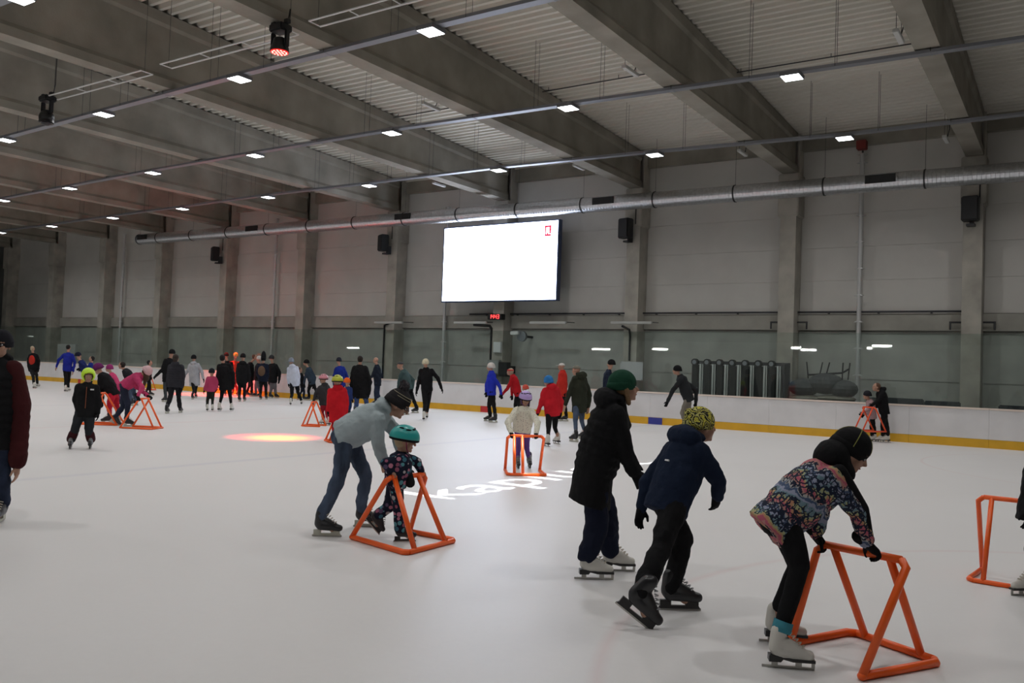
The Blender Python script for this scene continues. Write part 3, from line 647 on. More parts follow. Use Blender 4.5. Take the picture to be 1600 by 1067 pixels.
def person(label, face, S, J, top, bottom, skate='hockey', hat=None, hair=None, gloves=BLACK, hem=.10, T=1.0, hood=None, vox=.022, lean=0, hy=0, hp=0,
           wide=1.0, group=None, eyes=False, depth0=None, flare=1.0, puff=False, topmat=None, botmat=None, collar=True, extra=None, hs=1.0, grip=False, armT=1.0, glass=False, footface=None, sole_off=None):
    a = math.radians(face); h = R0*math.cos(a) + FWH*math.sin(a); rt = h.cross(Z3)
    g = {}
    for s in 'LR':
        f = J[s+'f']
        if len(f) == 2:
            g[s] = on_z(f[0], f[1], 0)
            if g[s].y > 26.1: g[s] = Vector((g[s].x*26.1/g[s].y, 26.1, 0))
    gd = [depth(p) for p in g.values()]; d0 = depth0 if depth0 is not None else sum(gd)/len(gd)
    A = {}; K = {}; HIP = {}; FM = {}
    Pp = at(*J['P'], d0); Nn = at(*J['N'], d0+lean); Hh = at(*J['H'], d0+lean*1.25)
    origin = (sum((Vector(p) for p in g.values()), Vector())/len(g)); origin.z = 0
    sp = (Nn-Pp).normalized(); fwd = (h - sp*h.dot(sp)).normalized(); lat = fwd.cross(sp).normalized()
    if lat.dot(rt) < 0: lat = -lat
    for s, q in (('L', -1), ('R', 1)):
        HIP[s] = Pp + rt*q*.085*S
        f = J[s+'f']; ff = math.radians(J.get(s+'d', face) + (footface or 0)*(q)); fh = R0*math.cos(ff)+FWH*math.sin(ff)
        if len(f) == 2: G = g[s]; r_, f_, u_ = frame3(fh, Z3)
        else:            # lifted foot: (px, py, pitch, depth offset)
            G = at(f[0], f[1], d0 + f[3]); pt = math.radians(f[2]); ff3 = fh*math.cos(pt) - Z3*math.sin(pt); r_, f_, u_ = frame3(ff3, Z3)
        FM[s] = (r_, f_, u_, G); A[s] = G + (f_*-.06 + u_*.16)*S*1.0
        k = J.get(s+'k')
        if k: K[s] = at(k[0], k[1], (depth(HIP[s])+depth(A[s]))/2 + h.dot(FW)*.05 + (k[2] if len(k) > 2 else 0))
        else: K[s] = (HIP[s]+A[s])/2 + h*.05*S
    SH = {}; EL = {}; HA = {}
    for s, q in (('L', -1), ('R', 1)):
        SH[s] = Nn - sp*.065*S + lat*q*.155*S
        e, w_ = J.get(s+'e'), J.get(s+'h')
        ds = depth(SH[s])
        if w_ is None:
            EL[s] = SH[s] + (-Z3*.26 - h*.03 + rt*q*.06)*S; HA[s] = EL[s] + (-Z3*.22 + h*.09)*S
        else:
            HA[s] = w_ if isinstance(w_, Vector) else at(w_[0], w_[1], ds + (w_[2] if len(w_) > 2 else 0))
            EL[s] = at(e[0], e[1], (ds+depth(HA[s]))/2 + (e[2] if len(e) > 2 else 0)) if e else (SH[s]+HA[s])/2 - Z3*.05*S - h*.04*S + rt*q*.05*S
    # head frame
    hf = (h*math.cos(math.radians(hy)) + rt*math.sin(math.radians(hy))); pr_ = math.radians(hp)
    hf = hf*math.cos(pr_) - Z3*math.sin(pr_); hr, hf, hu = frame3(hf, Z3)
    q = hs*1.07*(.70+.30*S)*(1.0 if S > .7 else 1.0)
    # ---- body: one continuous surface
    b = MB(); HX = (hr, hf, hu)
    hd = lambda x, y, z: Hh + hr*x*q + hf*y*q + hu*z*q
    b.ell(hd(0, -.012, .028), HX, (.074*q, .092*q, .088*q), 16, 9)
    b.ell(hd(0, .022, -.045), HX, (.054*q, .060*q, .066*q), 14, 7)
    b.capsule(hd(0, .060, -.085), hd(0, .066, -.088), .020*q, .020*q, 8)
    b.capsule(hd(0, .088, .012), hd(0, .104, -.024), .009*q, .015*q, 8)
    for sx in (-1, 1):
        b.ell(hd(sx*.076, -.008, -.008), HX, (.010*q, .020*q, .032*q), 8, 5); b.capsule(hd(sx*.028, .078, .030), hd(sx*.05, .066, .028), .012*q, .010*q, 6)
        b.capsule(hd(sx*.04, .058, -.02), hd(sx*.035, .06, -.035), .022*q, .02*q, 8)
    b.capsule(hd(-.018, .078, -.056), hd(.018, .078, -.056), .010*q, .010*q, 6)
    b.capsule(Nn - sp*.04*S, hd(0, -.02, -.06), .056*S, .050*q)
    b.loft([(Pp - sp*.05*S, lat*.14*S, fwd*.10*S), (Pp + sp*.1*S, lat*.12*S, fwd*.085*S), (Pp.lerp(Nn, .6), lat*.145*S, fwd*.10*S), (Nn - sp*.06*S, lat*.15*S, fwd*.075*S), (Nn, lat*.06*S, fwd*.06*S)])
    for s in 'LR':
        b.capsule(HIP[s], K[s], .075*S, .052*S); b.capsule(K[s], A[s], .050*S, .038*S); b.capsule(A[s], A[s]+FM[s][1]*.12*S-FM[s][2]*.09*S, .034*S, .028*S, 8)
        b.capsule(SH[s], EL[s], .045*S, .036*S); b.capsule(EL[s], HA[s], .036*S, .027*S, 8)
    bare = gloves is None
    HM = {}
    for s, qq in (('L', -1), ('R', 1)):
        fd = (HA[s]-EL[s]).normalized(); G = grip
        upv = Z3 if not grip else Z3
        palm = rt*qq if not grip else Z3      # back of the hand faces outwards (hanging) or up (gripping)
        if grip: fd = (fd + h*.9 - Z3*.1).normalized()
        r_, f_, u_ = frame3(fd, palm); mir = (1 if s == 'L' else -1) if grip else (1 if s == 'L' else -1)
        # frame3: r = f x up. thumb is on +X; for a hanging hand the thumb points forwards, gripping it points inwards
        tdir = h if not grip else -rt*qq
        mir = 1 if r_.dot(tdir) >= 0 else -1
        HM[s] = (r_, f_, u_, HA[s], mir)
        if bare:
            for (p0, p1, ra, rb) in hand_caps(1.15 if grip else .4):
                c0 = HA[s] + (r_*p0.x*mir + f_*p0.y + u_*p0.z)*S*1.05; c1 = HA[s] + (r_*p1.x*mir + f_*p1.y + u_*p1.z)*S*1.05
                b.capsule(c0, c1, ra*S*1.05, rb*S*1.05, 8)
    body = b.build('person', skin, None, origin); remesh(body, (.0075 if bare and vox < .02 else min(vox, .016)), 2)
    tag(body, label, 'person', group or 'people skating on the ice')
    O = origin
    # ---- trousers
    t = MB(); w_ = wide
    t.ell(Pp - sp*.01*S, (lat, fwd, sp), (.165*S, .125*S, .15*S), 14, 8)
    for s in 'LR':
        t.capsule(HIP[s], K[s], .104*S*(.6+.4*w_), .068*S*w_, 12); tu = (K[s]-A[s]).normalized(); t.capsule(K[s], A[s] + tu*(.10 if w_ < 1 else .035)*S, .066*S*w_, (.052 if w_ < 1 else .060)*S*w_, 12)
    remesh(t.build('trousers', botmat or fab(bottom), body, O), vox*.9, 2, .045*S if w_ >= 1 else .012)
    # ---- jacket
    j = MB(); j.n = 16
    k_ = T; secs = []
    hl = hem*S; L = (Nn-Pp).length; dn = -sp if hem < .25 else (-sp*.45 - Z3*.55).normalized()
    hb = Pp + dn*hl
    secs.append((hb + dn*.01, lat*.165*S*k_*flare, fwd*.13*S*k_*flare))
    nn_ = 14 if puff else 7
    for i in range(nn_+1):
        u = i/nn_; tt = u*.86
        base_w = .168*(1-tt)+.150*tt + .030*math.sin(PI*min(1, tt))*.6; base_d = .130*(1-tt)+.118*tt + .018*math.sin(PI*tt)
        pf = 1 + (.055 if i % 2 else -.03) if puff else 1
        secs.append((Pp + sp*L*tt*1.0, lat*base_w*S*k_*pf*(1+(flare-1)*(1-u)*.6), fwd*base_d*S*k_*pf*(1+(flare-1)*(1-u)*.6)))
    secs.append((Pp+sp*L*.95, lat*.115*S*k_, fwd*.095*S*k_)); secs.append((Nn + sp*(.045 if collar else .0)*S, lat*.078*S, fwd*.078*S))
    j.loft(secs)
    for s in 'LR':
        r0 = .068*S*k_*armT
        j.capsule(SH[s], EL[s], r0, .056*S*k_*armT, 12)
        wr = EL[s].lerp(HA[s], .93)
        if puff:
            for i in range(5): p_ = EL[s].lerp(wr, i/5); p2 = EL[s].lerp(wr, (i+.8)/5); j.capsule(p_, p2, .056*S*k_, .050*S*k_, 10)
        else: j.capsule(EL[s], wr, .055*S*k_*armT, .044*S*k_*armT, 12)
    if hood:
        hbk = Nn - fwd*.085*S + sp*.03*S
        j.ell(hbk, (lat, fwd, sp), (.135*S*hood, .085*S*hood, .075*S*hood), 14, 7); j.ell(hbk + sp*.03*S + fwd*.05*S, (lat, fwd, sp), (.115*S*hood, .085*S*hood, .05*S), 12, 6)
    jm = topmat or fab(top)
    remesh(j.build('jacket', jm, body, O), vox*.85, 2, (.040 if not puff else .018)*S)
    # ---- skates and gloves
    for s in 'LR':
        r_, f_, u_, G = FM[s]; pk = PROTO[skate]; o = copy_obj(pk, body); o.matrix_local = mat4(r_, f_, u_, G-O, S*(.97 if S > .9 else 1.08)*(1.1 if skate == 'buckle' else 1))
        for c in pk.children: copy_obj(c, o)
        if not bare:
            r_, f_, u_, G, mir = HM[s]; o = copy_obj(PROTO['grip' if grip else 'relax'], body); o.matrix_local = mat4(r_, f_, u_, G-O, S*1.05, mir)
            if gloves != BLACK: o.material_slots[0].link = 'OBJECT'; o.material_slots[0].material = fab(gloves)
    # ---- hat, helmet, hair
    def cap(name, mt, c, rad, lo, hi=88, n=20, m=8): 
        o = MB().ell(hd(*c), HX, [x*q for x in rad], n, m, lo, hi).build(name, mt, body, O, smooth=True); return o
    if hair:
        hm = hair_mat(hair[0]); st = hair[1] if len(hair) > 1 else 'short'
        mb = MB(); mb.ell(hd(0, -.030, .030), HX, (.084*q, .090*q, .092*q), 16, 9)
        mb.ell(hd(0, -.04, -.02), HX, (.076*q, .062*q, .06*q), 14, 7)
        if st == 'long':
            mb.capsule(hd(0, -.06, -.03), hd(0, -.075, -.19), .062*q, .045*q, 12)
        if st == 'hang':
            e0 = hd(0, -.02, .0); mb.capsule(e0, e0 - Z3*.16*S + h*.02, .075*q, .06*q, 12); mb.capsule(e0 - Z3*.14*S, e0 - Z3*.36*S - h*.03, .06*q, .02*q, 10)
        if st == 'face':
            for sx in (-1, 1): mb.capsule(hd(sx*.070, -.012, .02), hd(sx*.074, .008, -.12), .027*q, .022*q, 8)
        remesh(mb.build('hair', hm, body, O), max(.008, vox*.5), 3)
    if hat:
        kind, col = hat[0], hat[1]; hm = hat[2] if len(hat) > 2 and not isinstance(hat[2], tuple) else fab(col)
        if kind in ('beanie', 'pompom', 'tall'):
            mb = MB(); tl = {'tall': .15}.get(kind, 0)
            mb.ell(hd(0, -.026, .040), HX, (.099*q, .118*q, (.112+tl)*q), 22, 12, -30, 88)
            mb.n = 22; mb.loft([(hd(0, -.020-(.09-z)*.22, z), hr*rx*q, hf*ry*q) for z, rx, ry in ((-.012, .090, .106), (-.004, .099, .116), (.034, .102, .119), (.050, .098, .116))])
            mb.build('hat', hm, body, O, smooth=True)
            if kind == 'pompom':
                c = hd(0, -.055, .185); mb = MB(); rng = random.Random(3)
                mb.ell(c, HX, (.040*q, .040*q, .040*q), 12, 8)
                for _ in range(70):
                    d_ = Vector((rng.gauss(0,1), rng.gauss(0,1), rng.gauss(0,1))).normalized(); mb.capsule(c + d_*.03*q, c + d_*.052*q, .008, .006, 5)
                mb.build('pompom', fab((.06, .055, .06)), body, O)
        elif kind == 'cap':
            cap('cap', hm, (0, -.015, .040), (.084, .100, .076), 2)
            MB().obb(hd(0, .125, .040), HX, (.055*q, .045*q, .005*q)).build('visor', fab(hat[3]) if len(hat) > 3 else hm, body, O)
        elif kind in ('helmet', 'ski'):
            mb = MB(); hk = 1.22 if S < .7 else 1.16; mb.ell(hd(0, -.012, .036), HX, (.103*q*hk, .126*q*hk, .104*q*hk), 24, 10, -8, 88)
            if kind == 'ski':     # full helmet shell open at the face
                mb = MB(); n, rows = 44, 26; vs = []; fs = []; keep = {}
                def inside(i, k):
                    th = -56+144*(i+.5)/rows; ph = (360*(k+.5)/n+180) % 360-180
                    return abs(ph) < 50*math.sqrt(max(0, 1-((th+22)/38)**2)) or (th < -22 and abs(ph) < 50)
                for k2 in (1.0, .88):
                    for i in range(rows+1):
                        th = math.radians(-56+144*i/rows)
                        for k in range(n): ph = math.radians(90+360*k/n); vs.append(hd(.116*k2*math.cos(th)*math.cos(ph), -.008+.134*k2*math.cos(th)*math.sin(ph), .028+.128*k2*math.sin(th)))
                V_ = (rows+1)*n
                for i in range(rows):
                    for k in range(n):
                        if inside(i, k): continue
                        k_2 = (k+1) % n; A4 = (i*n+k, i*n+k_2, (i+1)*n+k_2, (i+1)*n+k); fs.append(A4); fs.append(tuple(V_+x for x in A4[::-1]))
                        if i == 0: fs.append((A4[1], A4[0], V_+A4[0], V_+A4[1]))
                        if inside(i, (k+1) % n): fs.append((A4[2], A4[1], V_+A4[1], V_+A4[2]))
                        if inside(i, (k-1) % n): fs.append((A4[0], A4[3], V_+A4[3], V_+A4[0]))
                        if i+1 < rows and inside(i+1, k): fs.append((A4[3], A4[2], V_+A4[2], V_+A4[3]))
                        if i and inside(i-1, k): fs.append((A4[1], A4[0], V_+A4[0], V_+A4[1]))
                mb.add(vs, fs)
            ho = mb.build('helmet', hm, body, O, smooth=True)
            vm = fab(BLACK)
            if kind == 'helmet':
                mb2 = MB(); mb2.n = 24; mb2.loft([(hd(0, -.012, z), hr*rx*q*hk, hf*ry*q*hk) for z, rx, ry in ((.002, .092, .113), (.008, .101, .124), (.026, .1035, .1265))])
                r2 = mb2.build('helmet_rim', vm, ho); r2.data.shade_smooth(); r2.data.transform(Matrix.Translation(-O))
                for px_, pz_ in ((0, 55), (38, 48), (-38, 48), (75, 42), (-75, 42), (115, 48), (-115, 48), (160, 50)):
                    th = math.radians(pz_); ph = math.radians(90+px_); c = hd(.102*hk*math.cos(th)*math.cos(ph), -.012+.125*hk*math.cos(th)*math.sin(ph), .036+.103*hk*math.sin(th))
                    nrm = (c-hd(0, -.012, .04)).normalized(); r_, f_, u_ = frame3(hu.cross(nrm), nrm)
                    v_ = MB().ell(c, (f_, r_, nrm), (.032*q, .011*q, .006*q), 10, 4); vv = v_.build('vent', vm, ho); vv.data.transform(Matrix.Translation(-O))
                for sx in (-1, 1):
                    MB().tube([hd(sx*.095, .01, .02), hd(sx*.08, .03, -.07), hd(0, .055, -.115)], .005, 5).build('chin_strap', fab(hat[3]) if len(hat) > 3 else vm, body, O)
        elif kind == 'headband':
            mb = MB(); mb.n = 20; mb.loft([(hd(0, -.012, z), hr*rx*q, hf*ry*q) for z, rx, ry in ((.03, .084, .104), (.035, .088, .108), (.07, .087, .105), (.075, .08, .1))]); mb.build('headband', hm, body, O, smooth=True)
    if eyes:
        wm = mat('eye_white', (.6, .6, .58), .3); im = mat('iris', (.02, .015, .012), .2)
        for sx in (-1, 1):
            e = MB().ell(hd(sx*.032, .073, .008), HX, (.013*q, .010*q, .0085*q), 10, 6).build('eye', wm, body, O, smooth=True)
            o = MB().ell(hd(sx*.032, .0795, .008), HX, (.0058*q, .005*q, .0058*q), 8, 5).build('iris', im, e, None, smooth=True); o.data.transform(Matrix.Translation(-O))
            MB().capsule(hd(sx*.018, .0875, .033), hd(sx*.050, .074, .034), .0042*q, .003*q, 6).build('eyebrow', hair_mat((.06, .035, .02)), body, O)
        MB().capsule(hd(-.022, .084, -.056), hd(.022, .084, -.056), .0055*q, .0055*q, 6).build('lips', mat('lips', (.36, .12, .10), .5), body, O)
    if glass:
        mb = MB()
        for sx in (-1, 1):
            n = 12; mb.tube([hd(sx*.034+.024*math.cos(2*PI*k/n), .098, .006+.017*math.sin(2*PI*k/n)) for k in range(n+1)], .0025, 5); mb.tube([hd(sx*.058, .095, .01), hd(sx*.08, .0, .012)], .0025, 5)
        mb.build('glasses', black_pl, body, O)
    info = dict(body=body, h=h, rt=rt, sp=sp, lat=lat, fwd=fwd, P=Pp, N=Nn, H=Hh, SH=SH, EL=EL, HA=HA, K=K, A=A, S=S, O=O, hd=hd, HX=HX, q=q)
    return info

# --- orange skating frame; base corners in plan, handle ends in 3D
orange = mat('orange_plastic', (.93, .125, .012), .38, spec=.5)
def skate_frame(label, RL, RR, FR, FL, HL, HR, fr=(.18, .80), r=.021, m=orange, z0=0):
    org = (Vector((*RL, 0))+Vector((*FR, 0)))/2; z = r+z0
    t = thing('skating_frame', label, 'skating aid', org, 'orange skating frames')
    a, b, c, d = [Vector((*p, z)) for p in (RL, RR, FR, FL)]; HL, HR = Vector(HL), Vector(HR)
    P = lambda nm, pts: MB().tube(pts, r, 14).build(nm, m, t, org, smooth=False).data.shade_smooth()
    rnd = lambda p, q_: p + (q_-p).normalized()*.045
    P('side_tube', [a, rnd(d, a), rnd(d, c)]); P('side_tube', [b, rnd(c, b), rnd(c, d)]); P('front_tube', [rnd(d, c), rnd(c, d)])
    P('handle', [rnd(HL, HR), rnd(HR, HL)])
    P('rear_upright', [a, rnd(HL, a), rnd(HL, HR)]); P('rear_upright', [b, rnd(HR, b), rnd(HR, HL)])
    for f in fr: P('front_strut', [HL.lerp(HR, f), d.lerp(c, f)])
    for p in (a, b): MB().ell(p, X3, (r*1.12, r*1.12, r), 12, 6).build('end_knob', m, t, org, smooth=True)
    return HL, HR
def std_frame(label, px, py, face, w=.66, L=.66, H=.66, hw=.56, fr=(.18, .80), z0=0, m=orange, r=.021):
    c = on_z(px, py, .02+z0); a = math.radians(face); h = R0*math.cos(a)+FWH*math.sin(a); rt = h.cross(Z3)
    # (px,py) is the centre of the front tube
    fc = c; rc = fc - h*L; g = lambda v: (v.x, v.y)
    hc = fc - h*L*.46 + Z3*H
    return skate_frame(label, g(rc-rt*w*.47), g(rc+rt*w*.47), g(fc+rt*w/2), g(fc-rt*w/2), hc-rt*hw/2, hc+rt*hw/2, fr, r, m, z0)
# ------------------------------------------------------------------ printed fabrics
def dots_mat(name, base, cols, scale, size=.42, aspect=None):
    m = bpy.data.materials.new(name); m.use_nodes = True; nt = m.node_tree; b = nt.nodes['Principled BSDF']; L = nt.links.new; N = nt.nodes.new
    b.inputs['Roughness'].default_value = .85; b.inputs['Specular IOR Level'].default_value = .2
    tc = N('ShaderNodeTexCoord'); v = N('ShaderNodeTexVoronoi'); v.inputs['Scale'].default_value = scale; v.inputs['Randomness'].default_value = .7; L(tc.outputs['Object'], v.inputs['Vector'])
    cr = N('ShaderNodeValToRGB'); cr.color_ramp.interpolation = 'CONSTANT'; els = cr.color_ramp.elements
    while len(els) < len(cols): els.new(.5)
    for i, c in enumerate(cols): els[i].position = i/len(cols); els[i].color = (*c, 1)
    sp = N('ShaderNodeSeparateColor'); L(v.outputs['Color'], sp.inputs[0]); L(sp.outputs[0], cr.inputs[0])
    mt = N('ShaderNodeMath'); mt.operation = 'LESS_THAN'; mt.inputs[1].default_value = size; L(v.outputs['Distance'], mt.inputs[0])
    mx = N('ShaderNodeMix'); mx.data_type = 'RGBA'; mx.inputs['A'].default_value = (*base, 1); L(mt.outputs[0], mx.inputs['Factor']); L(cr.outputs[0], mx.inputs['B']); L(mx.outputs['Result'], b.inputs['Base Color'])
    return m
def stripe_mat(name, cols, axis, scale, dist, nscale, detail=6, rep=True, blk=None):
    """bands across a direction, broken up by noise (knitted or printed cloth)"""
    m = bpy.data.materials.new(name); m.use_nodes = True; nt = m.node_tree; b = nt.nodes['Principled BSDF']; L = nt.links.new; N = nt.nodes.new
    b.inputs['Roughness'].default_value = .85; b.inputs['Specular IOR Level'].default_value = .2
    tc = N('ShaderNodeTexCoord'); no = N('ShaderNodeTexNoise'); no.inputs['Scale'].default_value = nscale; no.inputs['Detail'].default_value = detail; L(tc.outputs['Object'], no.inputs['Vector'])
    dp = N('ShaderNodeVectorMath'); dp.operation = 'DOT_PRODUCT'; L(tc.outputs['Object'], dp.inputs[0]); dp.inputs[1].default_value = axis
    m1 = N('ShaderNodeMath'); m1.operation = 'MULTIPLY'; L(dp.outputs['Value'], m1.inputs[0]); m1.inputs[1].default_value = scale
    m2 = N('ShaderNodeMath'); m2.operation = 'MULTIPLY_ADD'; L(no.outputs[0], m2.inputs[0]); m2.inputs[1].default_value = dist; L(m1.outputs[0], m2.inputs[2])
    fr = N('ShaderNodeMath'); fr.operation = 'FRACT'; L(m2.outputs[0], fr.inputs[0])
    cr = N('ShaderNodeValToRGB'); cr.color_ramp.interpolation = 'CONSTANT'; els = cr.color_ramp.elements
    while len(els) < len(cols): els.new(.5)
    for i, c in enumerate(cols): els[i].position = i/len(cols); els[i].color = (*c, 1)
    L(fr.outputs[0], cr.inputs[0])
    if blk:      # dark zig-zag motif over the bands
        w = N('ShaderNodeTexVoronoi'); w.feature = 'DISTANCE_TO_EDGE'; w.inputs['Scale'].default_value = blk[0]
        n2 = N('ShaderNodeTexNoise'); n2.inputs['Scale'].default_value = blk[0]*.8; L(tc.outputs['Object'], n2.inputs['Vector'])
        mp = N('ShaderNodeVectorMath'); mp.operation = 'MULTIPLY_ADD'; L(n2.outputs['Color'], mp.inputs[0]); mp.inputs[1].default_value = (.06,)*3; L(tc.outputs['Object'], mp.inputs[2]); L(mp.outputs[0], w.inputs['Vector'])
        lt = N('ShaderNodeMath'); lt.operation = 'LESS_THAN'; lt.inputs[1].default_value = blk[1]; L(w.outputs[0], lt.inputs[0])
        sn = N('ShaderNodeMath'); sn.operation = 'SINE'; L(m2.outputs[0], sn.inputs[0]); m3 = N('ShaderNodeMath'); m3.operation = 'MULTIPLY'; L(m2.outputs[0], m3.inputs[0]); m3.inputs[1].default_value = 4.2; L(m3.outputs[0], sn.inputs[0])
        gt = N('ShaderNodeMath'); gt.operation = 'GREATER_THAN'; gt.inputs[1].default_value = -.75; L(sn.outputs[0], gt.inputs[0])
        mm = N('ShaderNodeMath'); mm.operation = 'MULTIPLY'; L(lt.outputs[0], mm.inputs[0]); L(gt.outputs[0], mm.inputs[1])
        mx = N('ShaderNodeMix'); mx.data_type = 'RGBA'; L(mm.outputs[0], mx.inputs['Factor']); L(cr.outputs[0], mx.inputs['A']); mx.inputs['B'].default_value = (.015, .02, .04, 1); L(mx.outputs['Result'], b.inputs['Base Color'])
    else: L(cr.outputs[0], b.inputs['Base Color'])
    return m
toddler_m = dots_mat('floral_suit', (.010, .012, .028), [(.50,.20,.28),(.10,.30,.34),(.45,.42,.44),(.10,.07,.14),(.05,.16,.22),(.30,.10,.16)], 19, .44)
girl_m = dots_mat('white_spotted', (.62,.60,.50), [(.10,.09,.09),(.30,.22,.20),(.62,.60,.50),(.30,.24,.22)], 38, .26)
print_m = stripe_mat('ethnic_print', [(.42,.10,.15),(.46,.24,.14),(.36,.38,.20),(.14,.22,.26),(.26,.28,.38),(.06,.09,.16),(.36,.36,.35),(.42,.20,.18)], (.5, .35, .85), 5.6, 1.6, 9, 6, blk=(30, .14))
hat_y = stripe_mat('yellow_black_knit', [(.55,.50,.08),(.012,.012,.012),(.50,.48,.16),(.02,.02,.02)], (.1, .1, 1), 15, 5.0, 11, 5)
jeans = mat('jeans', (.055,.075,.115), .9, bump=(25,.5,.012), var=(7,.5,(1,1,.35)), spec=.15)
jeans_d = mat('jeans_dark', (.022,.030,.055), .9, bump=(25,.5,.012), var=(6,.35), spec=.15)
grey_hoodie = mat('grey_hoodie', (.36,.42,.44), .92, bump=(9,.7,.03), var=(2.5,.10), spec=.1)
navy = (.010,.017,.038)

# ================================================================== foreground
# adult-size frame, pushed by the girl in the printed jacket
HL, HR = skate_frame('large orange skating frame at the lower right, pushed by the girl in a patterned jacket', (-1.52,5.66), (-1.015,5.31), (-.676,5.90), (-1.26,6.20), at(1280,849,depth((-1.40,5.84,.66))), at(1420,877,depth((-.84,5.65,.66))), (.17,.80), .025)
p = person('girl in patterned jacket and black leggings bending over the large orange frame', -8, .95,
    dict(H=(1331,708), N=(1303,735), P=(1222,806), Lk=(1246,884), Lf=(1222,1004), Rk=(1250,884), Rf=(1230,1044), Le=(1281,806), Lh=HL.lerp(HR, .06)+Vector((-.05,-.03,.06)), Re=(1340,800), Rh=HL.lerp(HR, .70)+Vector((-.07,-.05,.07))),
    None, BLACK, 'figure', ('beanie', BLACK), ((.05,.03,.02),), hem=.13, T=1.22, vox=.013, hood=None, topmat=print_m, grip=True, hp=30, hy=8, wide=.97, hs=.97, armT=.90, eyes=True)
B_, O_ = p['body'], p['O']
hd = p['hd']
mb = MB(); hbk = p['N'] - p['fwd']*.07 + p['sp']*.05; mb.ell(hbk, (p['lat'], p['fwd'], p['sp']), (.15,.11,.12), 16, 8); mb.ell(p['N']+p['sp']*.05, (p['lat'], p['fwd'], p['sp']), (.12,.12,.06), 14, 6); mb.capsule(hbk+p['sp']*.03, hd(0,-.07,.0), .115, .08, 14)
remesh(mb.build('hood', fab(BLACK), B_, O_), .012, 4)
# black side panel along the outer sleeve
mb = MB(); mb.capsule(p['SH']['R']+p['sp']*.03+Z3*.015+p['h']*.02, p['EL']['R']+Z3*.02+p['h']*.028, .048, .040, 12); mb.capsule(p['EL']['R']+Z3*.02+p['h']*.028, p['HA']['R'].lerp(p['EL']['R'], .15)+p['h']*.018+Z3*.01, .040, .032, 12)
remesh(mb.build('sleeve_panel', fab(BLACK), B_, O_), .010, 3)['label'] = 'black sleeve panel'
for sx, sy in ((.097, 0), (0, 0)):
    n = 14; pts = [hd(-.1005*math.cos(PI*k/n)*(1 if sx else .0) , -.026+(.1195*math.cos(PI*k/n) if not sx else .0), .040+.1135*math.sin(PI*k/n)) for k in range(n+1)]
    MB().tube(pts, .0028, 5).build('hat_piping', mat('olive_piping', (.22,.22,.05), .8), B_, O_)
mb = MB(); tq = (p['K']['R']-p['A']['R']).normalized(); mb.tube([p['A']['R']+tq*.06, p['A']['R']+tq*.125], .058, 16); mb.build('sock', fab((.05,.22,.28)), B_, O_, smooth=True)['label'] = 'teal sock'

# boy in navy jacket and yellow knitted hat
p = person('boy in navy hooded jacket and yellow and black knitted hat skating away', 28, .90,
    dict(H=(1097,667), N=(1078,693), P=(1046,778), Rk=(1034,852), Rf=(988,964,36,-.46), Lk=(1066,846), Lf=(1059,953), Rd=-6, Ld=2, Le=(1012,752), Lh=(1002,796), Re=(1124,752), Rh=(1120,776,.12)),
    navy, BLACK, 'buckle', ('beanie', BLACK, hat_y), hem=.12, T=1.24, vox=.013, hood=1.35, wide=1.32, hy=12, hs=.98, lean=.10)
c = p['N']-p['sp']*.20-p['fwd']*.155+p['lat']*.02
MB().obb(c, (p['lat'], p['sp'], p['fwd']), (.022,.006,.006)).build('logo', white_paint, p['body'], p['O'])['label'] = 'small white mark between the shoulders'
hd = p['hd']; mb = MB(); mb.ell(hd(0, -.105, .10), p['HX'], (.03,.045,.035), 10, 6); mb.build('hat_tip', hat_y, p['body'], p['O'], smooth=True)

# woman in black padded coat, green hat
p = person('woman in long black padded coat and dark green knitted hat skating to the right', 2, 1.02,
    dict(H=(977,606), N=(961,633), P=(928,738), Rk=(932,824), Rf=(927,905), Lk=(950,815), Lf=(962,892), Re=(977,706), Rh=(992,738), Le=(972,700,.0), Lh=(985,725)),
    BLACK, (.010,.013,.028), 'figure', ('beanie', (.012,.055,.032)), ((.20,.12,.06),'face'), hem=.25, T=1.28, vox=.013, hood=1.32, puff=True, wide=1.36, flare=1.08, hy=-2, hp=-4, eyes=True, hs=.97)

# man in grey hoodie and jeans
p = person('man in pale grey hoodie, jeans and bobble hat bending over the toddler', 3, 1.0,
    dict(H=(623,633), N=(600,645), P=(541,678), Rk=(531,742), Rf=(509,838), Lk=(571,744), Lf=(572,823), Re=(590,690,-.05), Rh=(599,722,.12), Le=(622,680), Lh=(628,712,-.15)),
    None, None, 'hockey', ('pompom', (.022,.02,.022)), hem=.05, T=1.26, vox=.013, hood=.95, topmat=grey_hoodie, botmat=jeans, hp=30, eyes=True, glass=True, gloves=None, wide=1.04, hs=1.02)
hd = p['hd']; mb = MB(); mb.n = 22
for z in (.078, .10): mb.loft([(hd(0,-.018,z), p['HX'][0]*(.095-(z-.078)*.25)*p['q'], p['HX'][1]*(.1105-(z-.078)*.25)*p['q']), (hd(0,-.018,z+.006), p['HX'][0]*(.094-(z-.078)*.25)*p['q'], p['HX'][1]*(.109-(z-.078)*.25)*p['q'])])
mb.build('hat_stripe', fab((.28,.25,.18)), p['body'], p['O'], smooth=True)['label'] = 'beige stripe round the hat'

